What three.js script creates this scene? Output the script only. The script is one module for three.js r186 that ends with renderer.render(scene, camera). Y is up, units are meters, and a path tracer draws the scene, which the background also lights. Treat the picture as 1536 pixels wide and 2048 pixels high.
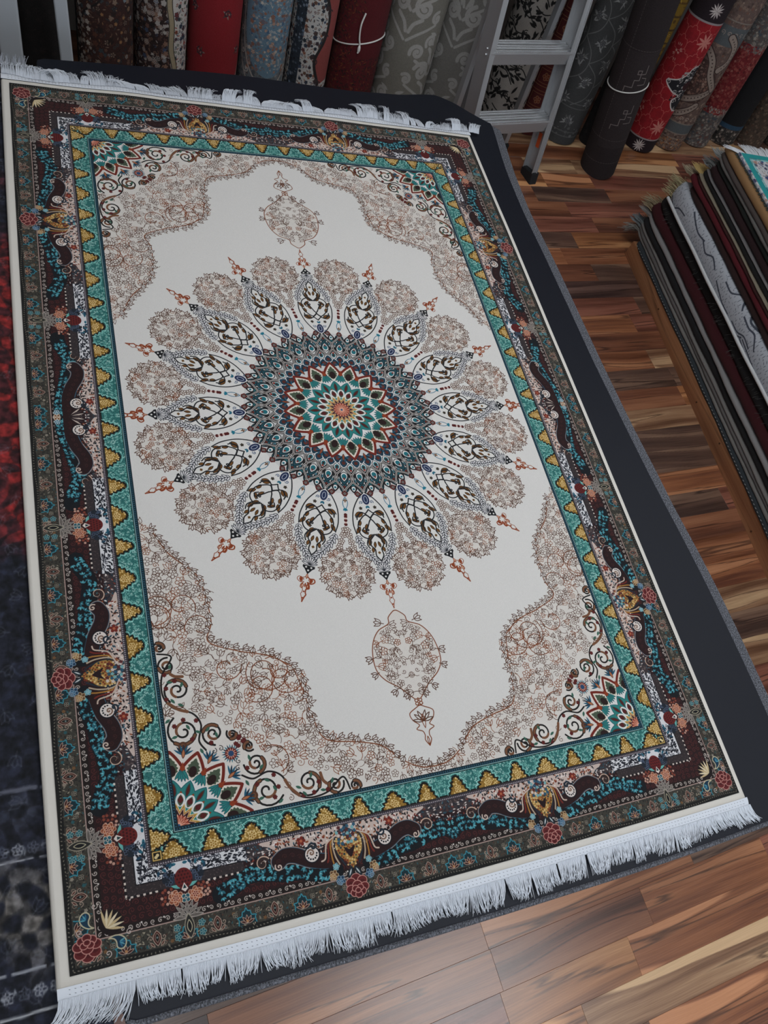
import * as THREE from 'three';
import { mergeGeometries } from 'three/addons/utils/BufferGeometryUtils.js';
import { RoundedBoxGeometry } from 'three/addons/geometries/RoundedBoxGeometry.js';
import { RectAreaLightUniformsLib } from 'three/addons/lights/RectAreaLightUniformsLib.js';
import { createNoise2D } from 'simplex-noise';

// ---------------------------------------------------------------- camera, daylight, exposure
const scene = new THREE.Scene();
const camera = new THREE.PerspectiveCamera(65.624, 0.75, 0.05, 60);
camera.position.set(-0.6869, 1.987, 1.1065);
camera.up.set(0.0734, 0.4729, -0.8781);
camera.lookAt(-0.6869 + 0.37862, 1.987 - 0.82774, 1.1065 - 0.41411);
scene.background = new THREE.Color(0.78, 0.88, 1.0).multiplyScalar(1.3);   // bright overcast sky outside the shop window
const renderer = new THREE.WebGLRenderer({ antialias: true });
renderer.toneMapping = THREE.LinearToneMapping;
renderer.toneMappingExposure = 1.0;
renderer.shadowMap.enabled = true;
RectAreaLightUniformsLib.init();
const PANEL = { color: new THREE.Color(0.93, 0.97, 1.0), light: 6, glow: 3 };   // ceiling panels, built with the ceiling below
// ---------------------------------------------------------------- drawing helpers (all lengths in metres)
const TAU = Math.PI * 2;
function rng(seed) { let s = seed | 0; return () => { s = (s + 0x6d2b79f5) | 0; let t = Math.imul(s ^ (s >>> 15), 1 | s); t = (t + Math.imul(t ^ (t >>> 7), 61 | t)) ^ t; return ((t ^ (t >>> 14)) >>> 0) / 4294967296; }; }
function makeCanvas(w, h) { const c = document.createElement('canvas'); c.width = w; c.height = h; return c; }
function local(c, x, y, rot, fn, k = 1) { c.save(); c.translate(x, y); c.rotate(rot); if (k !== 1) c.scale(k, k); fn(); c.restore(); }
function poly(c, pts, close = true) { c.beginPath(); pts.forEach(([x, y], i) => (i ? c.lineTo(x, y) : c.moveTo(x, y))); if (close) c.closePath(); }
function smooth(c, pts, close = false) {            // a rounded line through points
  c.beginPath();
  const n = pts.length, P = (i) => (close ? pts[(i + n) % n] : pts[Math.min(n - 1, Math.max(0, i))]);
  c.moveTo(pts[0][0], pts[0][1]);
  for (let i = 0; i < (close ? n : n - 1); i++) {
    const a = P(i - 1), b = P(i), d = P(i + 1), e = P(i + 2);
    c.bezierCurveTo(b[0] + (d[0] - a[0]) / 6, b[1] + (d[1] - a[1]) / 6, d[0] - (e[0] - b[0]) / 6, d[1] - (e[1] - b[1]) / 6, d[0], d[1]);
  }
  if (close) c.closePath();
}
function along(pts, step) {                          // points with heading along a rounded line
  const out = [], n = pts.length; let carry = 0, last = null;
  for (let i = 0; i < n - 1; i++) {
    const a = pts[Math.max(0, i - 1)], b = pts[i], d = pts[i + 1], e = pts[Math.min(n - 1, i + 2)];
    for (let k = 0; k < 24; k++) {
      const t = k / 24, t2 = t * t, t3 = t2 * t;
      const q = [0, 1].map((j) => 0.5 * (2 * b[j] + (d[j] - a[j]) * t + (2 * a[j] - 5 * b[j] + 4 * d[j] - e[j]) * t2 + (3 * b[j] - a[j] - 3 * d[j] + e[j]) * t3));
      if (last) { const l = Math.hypot(q[0] - last[0], q[1] - last[1]); carry += l; if (carry >= step) { carry = 0; out.push([q[0], q[1], Math.atan2(q[1] - last[1], q[0] - last[0])]); } }
      last = q;
    }
  }
  return out;
}
function blossom(c, x, y, r, rot, fill, line, n = 5) {
  local(c, x, y, rot, () => {
    c.beginPath();
    for (let i = 0; i < n; i++) { const a = (i / n) * TAU, b = ((i + 0.5) / n) * TAU, d = ((i + 1) / n) * TAU; if (!i) c.moveTo(Math.cos(a) * r * 0.45, Math.sin(a) * r * 0.45); c.bezierCurveTo(Math.cos(a) * r * 1.05, Math.sin(a) * r * 1.05, Math.cos(b) * r * 1.15, Math.sin(b) * r * 1.15, Math.cos(b) * r, Math.sin(b) * r); c.bezierCurveTo(Math.cos(b) * r * 1.15, Math.sin(b) * r * 1.15, Math.cos(d) * r * 1.05, Math.sin(d) * r * 1.05, Math.cos(d) * r * 0.45, Math.sin(d) * r * 0.45); }
    c.closePath();
    if (fill) { c.fillStyle = fill; c.fill(); }
    if (line) { c.strokeStyle = line; c.stroke(); c.beginPath(); c.arc(0, 0, r * 0.28, 0, TAU); c.stroke(); }
  });
}
function leafShape(c, L, w) { c.beginPath(); c.moveTo(0, 0); c.quadraticCurveTo(L * 0.45, w, L, 0); c.quadraticCurveTo(L * 0.45, -w, 0, 0); c.closePath(); }
function leaf(c, x, y, L, w, rot, fill, line) { local(c, x, y, rot, () => { leafShape(c, L, w); if (fill) { c.fillStyle = fill; c.fill(); } if (line) { c.strokeStyle = line; c.stroke(); } }); }
function tulip(c, x, y, r, rot, fill, line) {        // a three-pointed bell flower on a short stem
  local(c, x, y, rot, () => {
    c.beginPath(); c.moveTo(-r, 0); c.lineTo(-r * 0.4, 0); c.bezierCurveTo(-r * 0.3, -r * 0.9, r * 0.4, -r * 0.7, r, -r * 0.85); c.quadraticCurveTo(r * 0.5, -r * 0.4, r * 0.75, -r * 0.3); c.lineTo(r * 1.15, 0); c.lineTo(r * 0.75, r * 0.3); c.quadraticCurveTo(r * 0.5, r * 0.4, r, r * 0.85); c.bezierCurveTo(r * 0.4, r * 0.7, -r * 0.3, r * 0.9, -r * 0.4, 0);
    if (fill) { c.fillStyle = fill; c.fill(); }
    if (line) { c.strokeStyle = line; c.stroke(); c.beginPath(); c.moveTo(-r * 0.3, 0); c.quadraticCurveTo(r * 0.2, -r * 0.3, r * 0.75, -r * 0.3); c.moveTo(-r * 0.3, 0); c.quadraticCurveTo(r * 0.2, r * 0.3, r * 0.75, r * 0.3); c.stroke(); }
  });
}
function spiralPts(x, y, r, a0, turns, dir, r0 = 0.12) { const p = [], n = Math.ceil(turns * 20); for (let i = 0; i <= n; i++) { const t = i / n, a = a0 + dir * turns * TAU * t, q = r * (1 - (1 - r0) * Math.pow(t, 0.85)); p.push([x + Math.cos(a) * q, y + Math.sin(a) * q]); } return p; }
function curl(c, x, y, r, a0, turns, dir, line, lw) { c.strokeStyle = line; c.lineWidth = lw; poly(c, spiralPts(x, y, r, a0, turns, dir), false); c.stroke(); }
function dots(c, list, r, fill) { c.fillStyle = fill; for (const [x, y] of list) { c.beginPath(); c.arc(x, y, r, 0, TAU); c.fill(); } }
function inside(p, x, y) { let k = false; for (let i = 0, j = p.length - 1; i < p.length; j = i++) if ((p[i][1] > y) !== (p[j][1] > y) && x < ((p[j][0] - p[i][0]) * (y - p[i][1])) / (p[j][1] - p[i][1]) + p[i][0]) k = !k; return k; }
function scatter(rand, x0, x1, y0, y1, gap, ok) {     // evenly spread random points
  const cell = gap / 1.415, nx = Math.ceil((x1 - x0) / cell), grid = new Map(), out = [], tries = Math.floor(((x1 - x0) * (y1 - y0)) / (gap * gap) * 14);
  for (let k = 0; k < tries; k++) {
    const x = x0 + rand() * (x1 - x0), y = y0 + rand() * (y1 - y0); if (!ok(x, y)) continue;
    const i = Math.floor((x - x0) / cell), j = Math.floor((y - y0) / cell); let free = true;
    for (let a = -2; a <= 2 && free; a++) for (let b = -2; b <= 2; b++) { const q = grid.get(i + a + (j + b) * nx); if (q && (q[0] - x) ** 2 + (q[1] - y) ** 2 < gap * gap) { free = false; break; } }
    if (free) { const q = [x, y]; grid.set(i + j * nx, q); out.push(q); }
  }
  return out;
}

// ---------------------------------------------------------------- the medallion rug: one quarter of its woven design, mirrored over both axes
const RW = 0.725, RL = 1.113, BORDER = 0.199;
const K = { cream: '#efece8', blush: '#ede6df', lace: '#5a3a2b', lace2: '#83401e', black: '#15161a', navy: '#0f151c', maroon: '#2b1315', wine: '#5c1a1a', red: '#8a231d', rust: '#9a3f1f', teal: '#2f8a86', tealD: '#1f5c68', mint: '#8fd8cd', gold: '#c1923a', goldL: '#f0d192', olive: '#5a5649', sand: '#b9a58b', pink: '#eac9bc', coral: '#c4694f', blue: '#35628f', aqua: '#54b4c0', tan: '#8a5f2c', brown: '#6d452d', grey: '#8f8a86', white: '#f2f0ee', moss: '#4f5d4a' };

function laceFill(c, rand, pts, r, dense) {
  for (const [x, y] of pts) {
    const a = rand() * TAU, k = rand(), q = r * (0.8 + rand() * 0.45);
    c.lineWidth = 0.00085 + rand() * 0.00045; c.strokeStyle = rand() < 0.25 ? K.lace2 : K.lace;
    if (k < 0.3) blossom(c, x, y, q * 0.72, a, null, c.strokeStyle);
    else if (k < 0.62) tulip(c, x, y, q * 0.75, a, null, c.strokeStyle);
    else if (k < 0.86) { for (const s of [-1, 0, 1]) leaf(c, x, y, q * 1.15, q * 0.33, a + s * 0.75, null, c.strokeStyle); c.beginPath(); c.moveTo(x, y); c.quadraticCurveTo(x - Math.cos(a + 0.6) * q * 0.7, y - Math.sin(a + 0.6) * q * 0.7, x - Math.cos(a) * q * 1.2, y - Math.sin(a) * q * 1.2); c.stroke(); }
    else curl(c, x, y, q * 0.6, a, 1.3, rand() < 0.5 ? 1 : -1, c.strokeStyle, c.lineWidth);
  }
}
function garland(c, pts, step, L, w, line, lw, fill) { c.lineWidth = lw; let s = 1; for (const [x, y, a] of along(pts, step)) { leaf(c, x, y, L, w, a + s * 0.7, fill, line); leaf(c, x, y, L * 0.8, w * 0.9, a - s * 0.5, fill, line); s = -s; } }

function rosette(c, R) {                               // the star flower in the middle of the rug and in its corners, radius R to the red tips
  const u = R / 0.153, N = 16, st = TAU / N;
  const ring = (n, off, fn) => { for (let i = 0; i < n; i++) local(c, 0, 0, (i + off) * (TAU / n), fn); };
  const star = (r0, r1, off, fill, line, lw, belly = 0) => { c.beginPath(); for (let i = 0; i <= N; i++) { const a = (i + off) * st, b = a - st / 2, m = (r0 + r1) / 2 + belly; const p = [Math.cos(b) * r0, Math.sin(b) * r0], q = [Math.cos(a) * r1, Math.sin(a) * r1]; if (!i) c.moveTo(...p); else c.quadraticCurveTo(Math.cos(b - st * 0.26) * m, Math.sin(b - st * 0.26) * m, ...p); c.quadraticCurveTo(Math.cos(b + st * 0.26) * m, Math.sin(b + st * 0.26) * m, ...q); } c.closePath(); if (fill) { c.fillStyle = fill; c.fill(); } if (line) { c.strokeStyle = line; c.lineWidth = lw * u; c.stroke(); } };
  c.lineJoin = 'round';
  star(0.118 * u, 0.153 * u, 0, '#f3efe9', null, 0, 0.004 * u);
  star(0.115 * u, 0.1485 * u, 0, '#f0e6d8', '#7a261a', 0.0062, 0.004 * u);
  ring(N, 0, () => {                                    // cream kites with a dark leafy heart
    c.fillStyle = K.moss; c.beginPath(); c.moveTo(0.096 * u, 0); for (let k = 0; k <= 12; k++) { const t = k / 12, w = Math.sin(Math.pow(t, 0.8) * Math.PI) * 0.0125 * u * (k % 2 ? 1.15 : 0.85); c.lineTo((0.096 + t * 0.041) * u, w); } for (let k = 12; k >= 0; k--) { const t = k / 12, w = Math.sin(Math.pow(t, 0.8) * Math.PI) * 0.0125 * u * (k % 2 ? 1.15 : 0.85); c.lineTo((0.096 + t * 0.041) * u, -w); } c.fill();
    c.fillStyle = '#2a1514'; c.beginPath(); c.ellipse(0.109 * u, 0, 0.011 * u, 0.008 * u, 0, 0, TAU); c.fill();
    dots(c, [[0.108 * u, 0.0165 * u], [0.108 * u, -0.0165 * u]], 0.0018 * u, K.black);
  });
  star(0.083 * u, 0.101 * u, 0.5, K.white, null, 0);
  ring(N, 0.5, () => {                                  // teal tufts under rust drops
    c.fillStyle = K.teal; c.strokeStyle = K.tealD; c.lineWidth = 0.0012 * u;
    for (const a of [-0.55, -0.28, 0, 0.28, 0.55]) leaf(c, 0.112 * u, 0, -0.026 * u, 0.006 * u, a, K.teal, K.tealD);
    c.fillStyle = K.rust; c.beginPath(); c.arc(0.113 * u, 0, 0.0055 * u, 0, TAU); c.fill(); leaf(c, 0.106 * u, 0, 0.02 * u, 0.005 * u, 0, K.rust, null);
  });
  star(0.076 * u, 0.094 * u, 0, K.white, null, 0, 0.003 * u); star(0.072 * u, 0.09 * u, 0, K.teal, K.tealD, 0.0015, 0.003 * u);
  ring(N, 0, () => { leaf(c, 0.056 * u, 0, 0.029 * u, 0.0085 * u, 0, '#54301f', K.tealD); leaf(c, 0.06 * u, 0, 0.018 * u, 0.004 * u, 0, K.wine); });
  ring(N, 0.5, () => { leaf(c, 0.052 * u, 0, 0.016 * u, 0.007 * u, 0, K.rust); });
  ring(N, 0.5, () => { c.fillStyle = K.white; c.beginPath(); c.ellipse(0.05 * u, 0, 0.0135 * u, 0.0095 * u, 0, 0, TAU); c.fill(); });
  ring(N, 0.5, () => { leaf(c, 0.038 * u, 0, 0.023 * u, 0.012 * u, 0, K.moss); dots(c, [[0.05 * u, 0.0025 * u], [0.05 * u, -0.0025 * u], [0.054 * u, 0], [0.047 * u, 0]], 0.0033 * u, '#5e1d1d'); });
  star(0.03 * u, 0.047 * u, 0, K.white, null, 0); star(0.028 * u, 0.0435 * u, 0, K.gold, '#f0dcae', 0.0012); star(0.021 * u, 0.034 * u, 0, '#35151a', '#e3b7a3', 0.0012);
  c.fillStyle = '#a33a26'; c.beginPath(); c.arc(0, 0, 0.02 * u, 0, TAU); c.fill();
  ring(N, 0, () => { leaf(c, 0.003 * u, 0, 0.019 * u, 0.003 * u, 0, null, '#f5b79c'); }); dots(c, [[0, 0]], 0.003 * u, K.blue);
}
function latticeRing(c) {                              // the net of ogee cells between the star and the big petals
  c.fillStyle = '#dfdddb'; c.beginPath(); c.arc(0, 0, 0.247, 0, TAU); c.fill();
  const at = (a, r, fn) => local(c, Math.cos(a) * r, Math.sin(a) * r, a, fn), N = 32, st = TAU / N;
  const bud = (h, w, fill, rim, core) => { c.beginPath(); c.moveTo(-h, 0); c.bezierCurveTo(-h * 0.7, w * 1.5, h * 0.5, w * 0.9, h, 0); c.bezierCurveTo(h * 0.5, -w * 0.9, -h * 0.7, -w * 1.5, -h, 0); c.fillStyle = fill; c.fill(); if (rim) { c.strokeStyle = rim; c.lineWidth = 0.0018; c.stroke(); } if (core) { c.fillStyle = core; c.beginPath(); c.ellipse(-h * 0.15, 0, h * 0.42, w * 0.42, 0, 0, TAU); c.fill(); } };
  for (let i = 0; i < N; i++) {                          // dark ground leaves, outside in
    const a = i * st, b = a + st / 2;
    at(a, 0.233, () => bud(0.015, 0.013, '#1f5a68', K.black, '#6a2a22')); at(b, 0.224, () => bud(0.02, 0.0125, '#241816', K.black, '#1f6a74'));
    at(a, 0.206, () => bud(0.017, 0.012, '#1c4f5c', K.black, '#2a1614')); at(b, 0.193, () => bud(0.016, 0.0105, '#201a1c', K.black, '#7a2a20'));
    for (const q of [-1, 1]) { at(b + q * 0.035, 0.212, () => { curl(c, 0, 0, 0.0048, 2, 1.2, q, '#5fa9bd', 0.0016); }); at(a + q * 0.04, 0.232, () => { curl(c, 0, 0, 0.0042, 0, 1.2, -q, '#16161a', 0.0018); }); }
  }
  for (const [lw, col] of [[0.0075, '#17130f'], [0.0042, '#efedeb'], [0.0018, '#33241c']]) {   // the vines of the net
    c.strokeStyle = col; c.lineWidth = lw;
    for (let i = 0; i < N; i++) for (const q of [-1, 1]) { poly(c, Array.from({ length: 18 }, (_, k) => { const t = k / 17, r = 0.168 + t * 0.072, w = i * st + q * (st / 2) * (1 - Math.cos(t * Math.PI * 2)) * 0.52 + q * st * 0.04; return [Math.cos(w) * r, Math.sin(w) * r]; }), false); c.stroke(); }
  }
  for (let i = 0; i < N; i++) {
    const a = i * st, b = a + st / 2;
    at(a, 0.2, () => { bud(0.0135, 0.0098, '#f2efec', K.black); bud(0.0085, 0.0066, '#1f7480', null); leaf(c, 0.001, 0, 0.0085, 0.004, 0, '#8c2a20'); });
    at(b, 0.175, () => { bud(0.0125, 0.009, '#f2efec', K.black); bud(0.0085, 0.006, '#226f7a', null, '#3a1a18'); dots(c, [[0.006, 0]], 0.003, '#932c20'); });
    at(a, 0.162, () => bud(0.012, 0.0115, '#1d4458', '#ecebea', '#5f2a22')); at(b, 0.15, () => bud(0.013, 0.0125, '#1b3a4c', '#ecebea', '#703226'));
    at(b, 0.233, () => { bud(0.0085, 0.0065, '#f0eeec', K.black); dots(c, [[0, 0]], 0.003, '#2a7a88'); });
  }
  for (let i = 0; i < 48; i++) local(c, 0, 0, ((i + 0.5) * TAU) / 48, () => { c.fillStyle = '#5e1b16'; poly(c, [[0.238, 0], [0.246, 0.0088], [0.2545, 0.0035], [0.2545, -0.0035], [0.246, -0.0088]]); c.fill(); c.fillStyle = '#77706c'; poly(c, [[0.242, 0], [0.2465, 0.005], [0.252, 0], [0.2465, -0.005]]); c.fill(); });
}
function petal(c) {                                    // one of sixteen, drawn pointing along +x
  const side = [[0.243, 0.002], [0.26, 0.02], [0.29, 0.038], [0.325, 0.046], [0.352, 0.044]];
  c.fillStyle = K.cream; c.beginPath(); smooth(c, [...side, [0.395, 0.026], [0.44, 0], [0.395, -0.026], ...side.slice().reverse().map(([x, y]) => [x, -y])], true); c.fill();
  c.lineCap = 'round'; c.strokeStyle = K.black; c.lineWidth = 0.0026;
  for (const s of [1, -1]) { smooth(c, side.map(([x, y]) => [x, y * s])); c.stroke(); }
  c.fillStyle = '#222f55'; c.beginPath(); c.ellipse(0.262, 0, 0.0145, 0.009, 0, 0, TAU); c.fill(); c.strokeStyle = '#dfe6ee'; c.lineWidth = 0.0012; c.beginPath(); c.ellipse(0.262, 0, 0.0085, 0.0042, 0, 0, TAU); c.stroke();
  for (const s of [1, -1]) { curl(c, 0.27, s * 0.013, 0.005, -1, 1.2, s, '#2c4a70', 0.0014); curl(c, 0.255, s * 0.0125, 0.0035, 2, 1.2, -s, '#2c4a70', 0.0012); blossom(c, 0.285, s * 0.018, 0.0045, 0, '#3b3226', null); leaf(c, 0.279, 0, 0.009, 0.005, s * 0.5, '#2a6f86'); }
  const arms = [[[0.29, 0], [0.3, 0.01], [0.296, 0.02], [0.305, 0.031], [0.314, 0.034]], [[0.314, 0], [0.304, 0.012], [0.32, 0.03], [0.335, 0.036], [0.356, 0.033], [0.366, 0.018], [0.357, 0.004]], [[0.32, 0.004], [0.336, 0.012], [0.35, 0.02], [0.345, 0.028], [0.337, 0.022]], [[0.357, 0], [0.372, 0.014], [0.386, 0.015], [0.396, 0.008], [0.412, 0.009], [0.426, 0]], [[0.366, 0.018], [0.38, 0.024], [0.392, 0.02]], [[0.3, 0.012], [0.308, 0.004], [0.314, 0], [0.322, 0.005]]];
  for (const s of [1, -1]) {
    for (const [x, y, L, w, a] of [[0.296, 0.018, 0.02, 0.01, 1.2], [0.334, 0.031, 0.02, 0.009, 0.6], [0.356, 0.008, 0.016, 0.008, 0.6], [0.39, 0.012, 0.014, 0.007, 0.2], [0.298, 0.016, 0.017, 0.007, 0.9], [0.316, 0.028, 0.016, 0.008, 0.2], [0.328, 0.012, 0.016, 0.006, 0.5], [0.342, 0.027, 0.018, 0.008, -0.7], [0.368, 0.014, 0.018, 0.008, 0.3], [0.376, 0.004, 0.016, 0.006, 0.2]]) leaf(c, x, y * s, L, w, a * s, '#7a4d1c', '#1a1714');
    c.strokeStyle = K.black; c.lineWidth = 0.0028; for (const p of arms) { smooth(c, p.map(([x, y]) => [x, y * s])); c.stroke(); }
    curl(c, 0.345, s * 0.014, 0.0065, 0, 1.1, s, K.black, 0.0025); curl(c, 0.306, s * 0.034, 0.004, 2, 0.9, s, K.black, 0.002);
    garland(c, [[0.35, 0.046 * s], [0.385, 0.037 * s], [0.415, 0.02 * s], [0.437, 0.003 * s]], 0.0058, 0.0145, 0.0056, '#1f2029', 0.0012, '#e9e7e8');
  }
  poly(c, [[0.401, 0], [0.405, 0.004], [0.409, 0], [0.405, -0.004]]); c.fillStyle = '#6e4a1e'; c.fill();
  for (let k = -4; k <= 4; k++) leaf(c, 0.452, 0, -0.027 + Math.abs(k) * 0.002, 0.005, k * 0.32, '#eceaea', '#23252e');
  c.fillStyle = K.black; poly(c, [[0.454, 0.014], [0.459, 0.014], [0.463, 0.009], [0.476, 0], [0.463, -0.009], [0.459, -0.014], [0.454, -0.014]]); c.fill(); dots(c, [[0.4585, 0.006], [0.4585, -0.006], [0.466, 0]], 0.0024, K.cream);
  finial(c, 0.476, 1);
}
function finial(c, x, k) { local(c, x, 0, 0, () => { const O = '#96401c'; c.lineWidth = 0.0028; for (const s of [1, -1]) { c.strokeStyle = O; smooth(c, [[0.004, 0], [0.01, 0.008 * s], [0.009, 0.017 * s], [0.016, 0.02 * s], [0.022, 0.012 * s], [0.02, 0.004 * s], [0.026, 0.009 * s], [0.034, 0.01 * s], [0.037, 0.004 * s], [0.046, 0.004 * s], [0.05, 0.006 * s], [0.057, 0.003 * s], [0.068, 0]]); c.stroke(); leaf(c, 0.008, 0.013 * s, 0.014, 0.0075, -0.2 * s, O); leaf(c, 0.024, 0.006 * s, 0.012, 0.005, 0, '#e3b79c', O); curl(c, 0.014, 0.007 * s, 0.004, 0, 1, s, O, 0.0014); } leaf(c, -0.001, 0, 0.012, 0.004, 0, '#f0c9ae', O); leaf(c, 0.021, 0, 0.012, 0.004, 0, O); dots(c, [[0.043, 0], [0.059, 0]], 0.002, O); }, k); }
function between(c) {                                  // what fills the wedge between two petals
  c.strokeStyle = '#3b7795'; c.lineWidth = 0.0016; c.fillStyle = K.cream; leaf(c, 0.29, 0, -0.034, 0.012, 0, K.cream, '#3b7795'); for (const a of [0, 1, 2, 3]) leaf(c, 0.266, 0, 0.006, 0.003, (a * TAU) / 4, '#6e4420');
  for (const a of [-0.6, 0, 0.6]) leaf(c, 0.287, 0, 0.009, 0.005, a, '#1f7f96');
  dots(c, [[0.305, 0], [0.31, 0], [0.32, 0], [0.331, 0]], 0.0042, '#5a1a18'); dots(c, [[0.315, 0], [0.326, 0]], 0.0026, K.pink);
}

// ---- border, drawn along s (from the middle of a side) and t (inwards from the pile edge)
function borderSide(c, half, hearts, clusters, shells, rand, golds) {
  c.save(); poly(c, [[-0.02, 0], [half, 0], [half - 0.2, 0.2], [-0.02, 0.2]]); c.clip(); c.lineCap = 'round'; c.lineJoin = 'round';
  const band = (t0, t1, f) => { c.fillStyle = f; c.fillRect(-0.02, t0, half + 0.02, t1 - t0); };
  const line = (t, lw, f) => { c.strokeStyle = f; c.lineWidth = lw; c.beginPath(); c.moveTo(-0.02, t); c.lineTo(half, t); c.stroke(); };
  // outer guards
  band(0, 0.046, '#423f38'); band(0, 0.0095, '#1b1a19'); for (let s = 0; s < half; s += 0.0062) leaf(c, s, 0.0055, 0.0042, 0.002, s * 40, '#807a6c');
  for (const [x, y] of scatter(rand, 0, half, 0.011, 0.044, 0.0044, () => true)) { const k = rand(); leaf(c, x, y, 0.0052, 0.0018, rand() * TAU, k < 0.45 ? '#211f1d' : k < 0.66 ? '#6f6a5d' : k < 0.74 ? '#b3a892' : k < 0.84 ? '#2b5f69' : k < 0.92 ? '#5c3a2d' : '#57534a'); }
  for (let s = 0.0, i = 0; s < half; s += 0.0135, i++) { c.lineWidth = 0.0013; leaf(c, s, 0.013 + (i % 3) * 0.009, 0.008, 0.003, i * 1.3, i % 2 ? '#2d2b28' : '#857f70'); blossom(c, s + 0.006, 0.033 - (i % 3) * 0.009, 0.0033, i, ['#2f5f66', '#7d5a3a', '#32302c', '#9c9384'][i % 4], null); }
  for (let s = 0.017, i = 0; s < half; s += 0.0515, i++) {
    c.lineWidth = 0.0012;
    if (i % 2) { leaf(c, s, 0.037, -0.024, 0.0135, Math.PI / 2, '#4a211d', '#c4ab9a'); leaf(c, s, 0.033, -0.015, 0.007, Math.PI / 2, '#1c1716', '#94796a'); dots(c, [[s, 0.026]], 0.0016, '#7d8f8c'); for (const q of [-1, 1]) { curl(c, s + q * 0.011, 0.026, 0.005, 0, 1.1, q, '#b39c8c', 0.0012); curl(c, s + q * 0.012, 0.015, 0.0042, 1, 1.1, -q, '#8f7c6e', 0.0012); leaf(c, s + q * 0.005, 0.012, 0.011, 0.0035, Math.PI / 2 - q * 0.7, '#5a2f27', '#b39c8c'); } }
    else { c.lineWidth = 0.0019; c.strokeStyle = '#3f96a8'; c.fillStyle = '#16343d'; smooth(c, [[s - 0.016, 0.012], [s - 0.0145, 0.02], [s - 0.0165, 0.024], [s - 0.009, 0.0255], [s - 0.007, 0.032], [s - 0.003, 0.033], [s, 0.038], [s + 0.003, 0.033], [s + 0.007, 0.032], [s + 0.009, 0.0255], [s + 0.0165, 0.024], [s + 0.0145, 0.02], [s + 0.016, 0.012]]); c.fill(); c.stroke(); c.lineWidth = 0.0011; for (const q of [-1.2, -0.6, 0, 0.6, 1.2]) leaf(c, s, 0.013, 0.0135, 0.0042, Math.PI / 2 + q, '#3f1b18', '#bfa392'); dots(c, [[s, 0.0165]], 0.0022, '#c08a5c'); for (const q of [-1, 1]) blossom(c, s + q * 0.02, 0.03, 0.0042, 0, '#2a2724', '#8f8778', 4); }
  }
  line(0.0452, 0.002, '#b89c93'); band(0.0465, 0.0585, '#211715');
  for (let s = 0, i = 0; s < half; s += 0.0125, i++) { curl(c, s, 0.0525, 0.0046, i * 2.1, 1.25, i % 2 ? 1 : -1, '#cfc3bb', 0.0014); if (i % 3 === 0) dots(c, [[s + 0.006, 0.056]], 0.0016, '#e8e0da'); }
  // main band
  band(0.0585, 0.142, '#2c1416'); c.lineWidth = 0.0016;
  for (let s = 0, i = 0; s < half; s += 0.013, i++) for (const t of [0.066, 0.078, 0.09]) curl(c, s + (t * 100 % 1) * 0.01, t, 0.006, i * 1.7 + t * 90, 1.3, i % 2 ? 1 : -1, '#552524', 0.0016);
  band(0.118, 0.142, '#41373a');
  for (const [x, y] of scatter(rand, -0.01, half, 0.1, 0.141, 0.0043, () => true)) { const k = rand(); c.lineWidth = 0.001; leaf(c, x, y, 0.0068, 0.0026, rand() * TAU, k < 0.3 ? '#e3d8d2' : k < 0.55 ? '#1c2733' : k < 0.75 ? '#6e5f5c' : k < 0.9 ? '#2c5566' : '#8a3a2c'); }
  const stations = [...hearts.map((h) => [h, 0]), ...shells.map((h) => [h, 1])];
  for (const [h, kind] of stations) for (const q of [-1, 1]) {
    const A = (l) => l.map(([a, b]) => [h + q * a, b]);
    // cream foam that backs the bands
    c.fillStyle = '#d9c4ba'; smooth(c, A([[0.01, 0.141], [0.03, 0.118], [0.06, 0.107], [0.085, 0.118], [0.105, 0.122], [0.135, 0.118], [0.15, 0.128], [0.16, 0.141]]), true); c.fill();
    for (const [x, y] of scatter(rand, 0.012, 0.15, 0.106, 0.14, 0.0042, () => true)) { const k = rand(); leaf(c, h + q * x, y, 0.0066, 0.0028, rand() * TAU, k < 0.5 ? '#241e20' : k < 0.66 ? '#96502f' : k < 0.82 ? '#f6ece6' : k < 0.9 ? '#33596c' : '#7d2a20'); }
    // stream of aqua leaves on navy
    const stream = A(kind ? [[0, 0.066], [0.04, 0.068], [0.08, 0.078], [0.105, 0.082], [0.135, 0.09], [0.165, 0.09], [0.2, 0.076], [0.225, 0.072]] : [[0.035, 0.064], [0.07, 0.066], [0.1, 0.076], [0.13, 0.079], [0.165, 0.088], [0.2, 0.09], [0.225, 0.078], [0.25, 0.07]]);
    c.strokeStyle = K.navy; c.lineWidth = 0.031; smooth(c, stream); c.stroke();
    for (const [x, y, a] of along(stream, 0.0098)) { for (const o of [-0.0095, 0, 0.0095]) { if (rand() < 0.16) continue; const px = x - Math.sin(a) * (o + (rand() - 0.5) * 0.004) + (rand() - 0.5) * 0.005, py = y + Math.cos(a) * o + (rand() - 0.5) * 0.004, r = 0.0032 + rand() * 0.0013, w = rand() * TAU, col = rand() < 0.6 ? '#4a9fae' : '#2b7181'; for (const d of [-0.9, 0, 0.9]) leaf(c, px - Math.cos(w) * r * 0.8, py - Math.sin(w) * r * 0.8, r * 2, r * 1.0, w + d, col); leaf(c, px - Math.cos(w) * r * 0.5, py - Math.sin(w) * r * 0.5, r * 1.1, r * 0.4, w, '#9fd6da'); } }
    // the dark S band that ends in a hook
    const s0 = kind ? 0 : 0.028, bandPts = A([[s0, 0.082], [0.05, 0.083], [0.08, 0.092], [0.105, 0.105], [0.125, 0.108], [0.138, 0.101]]);
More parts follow.
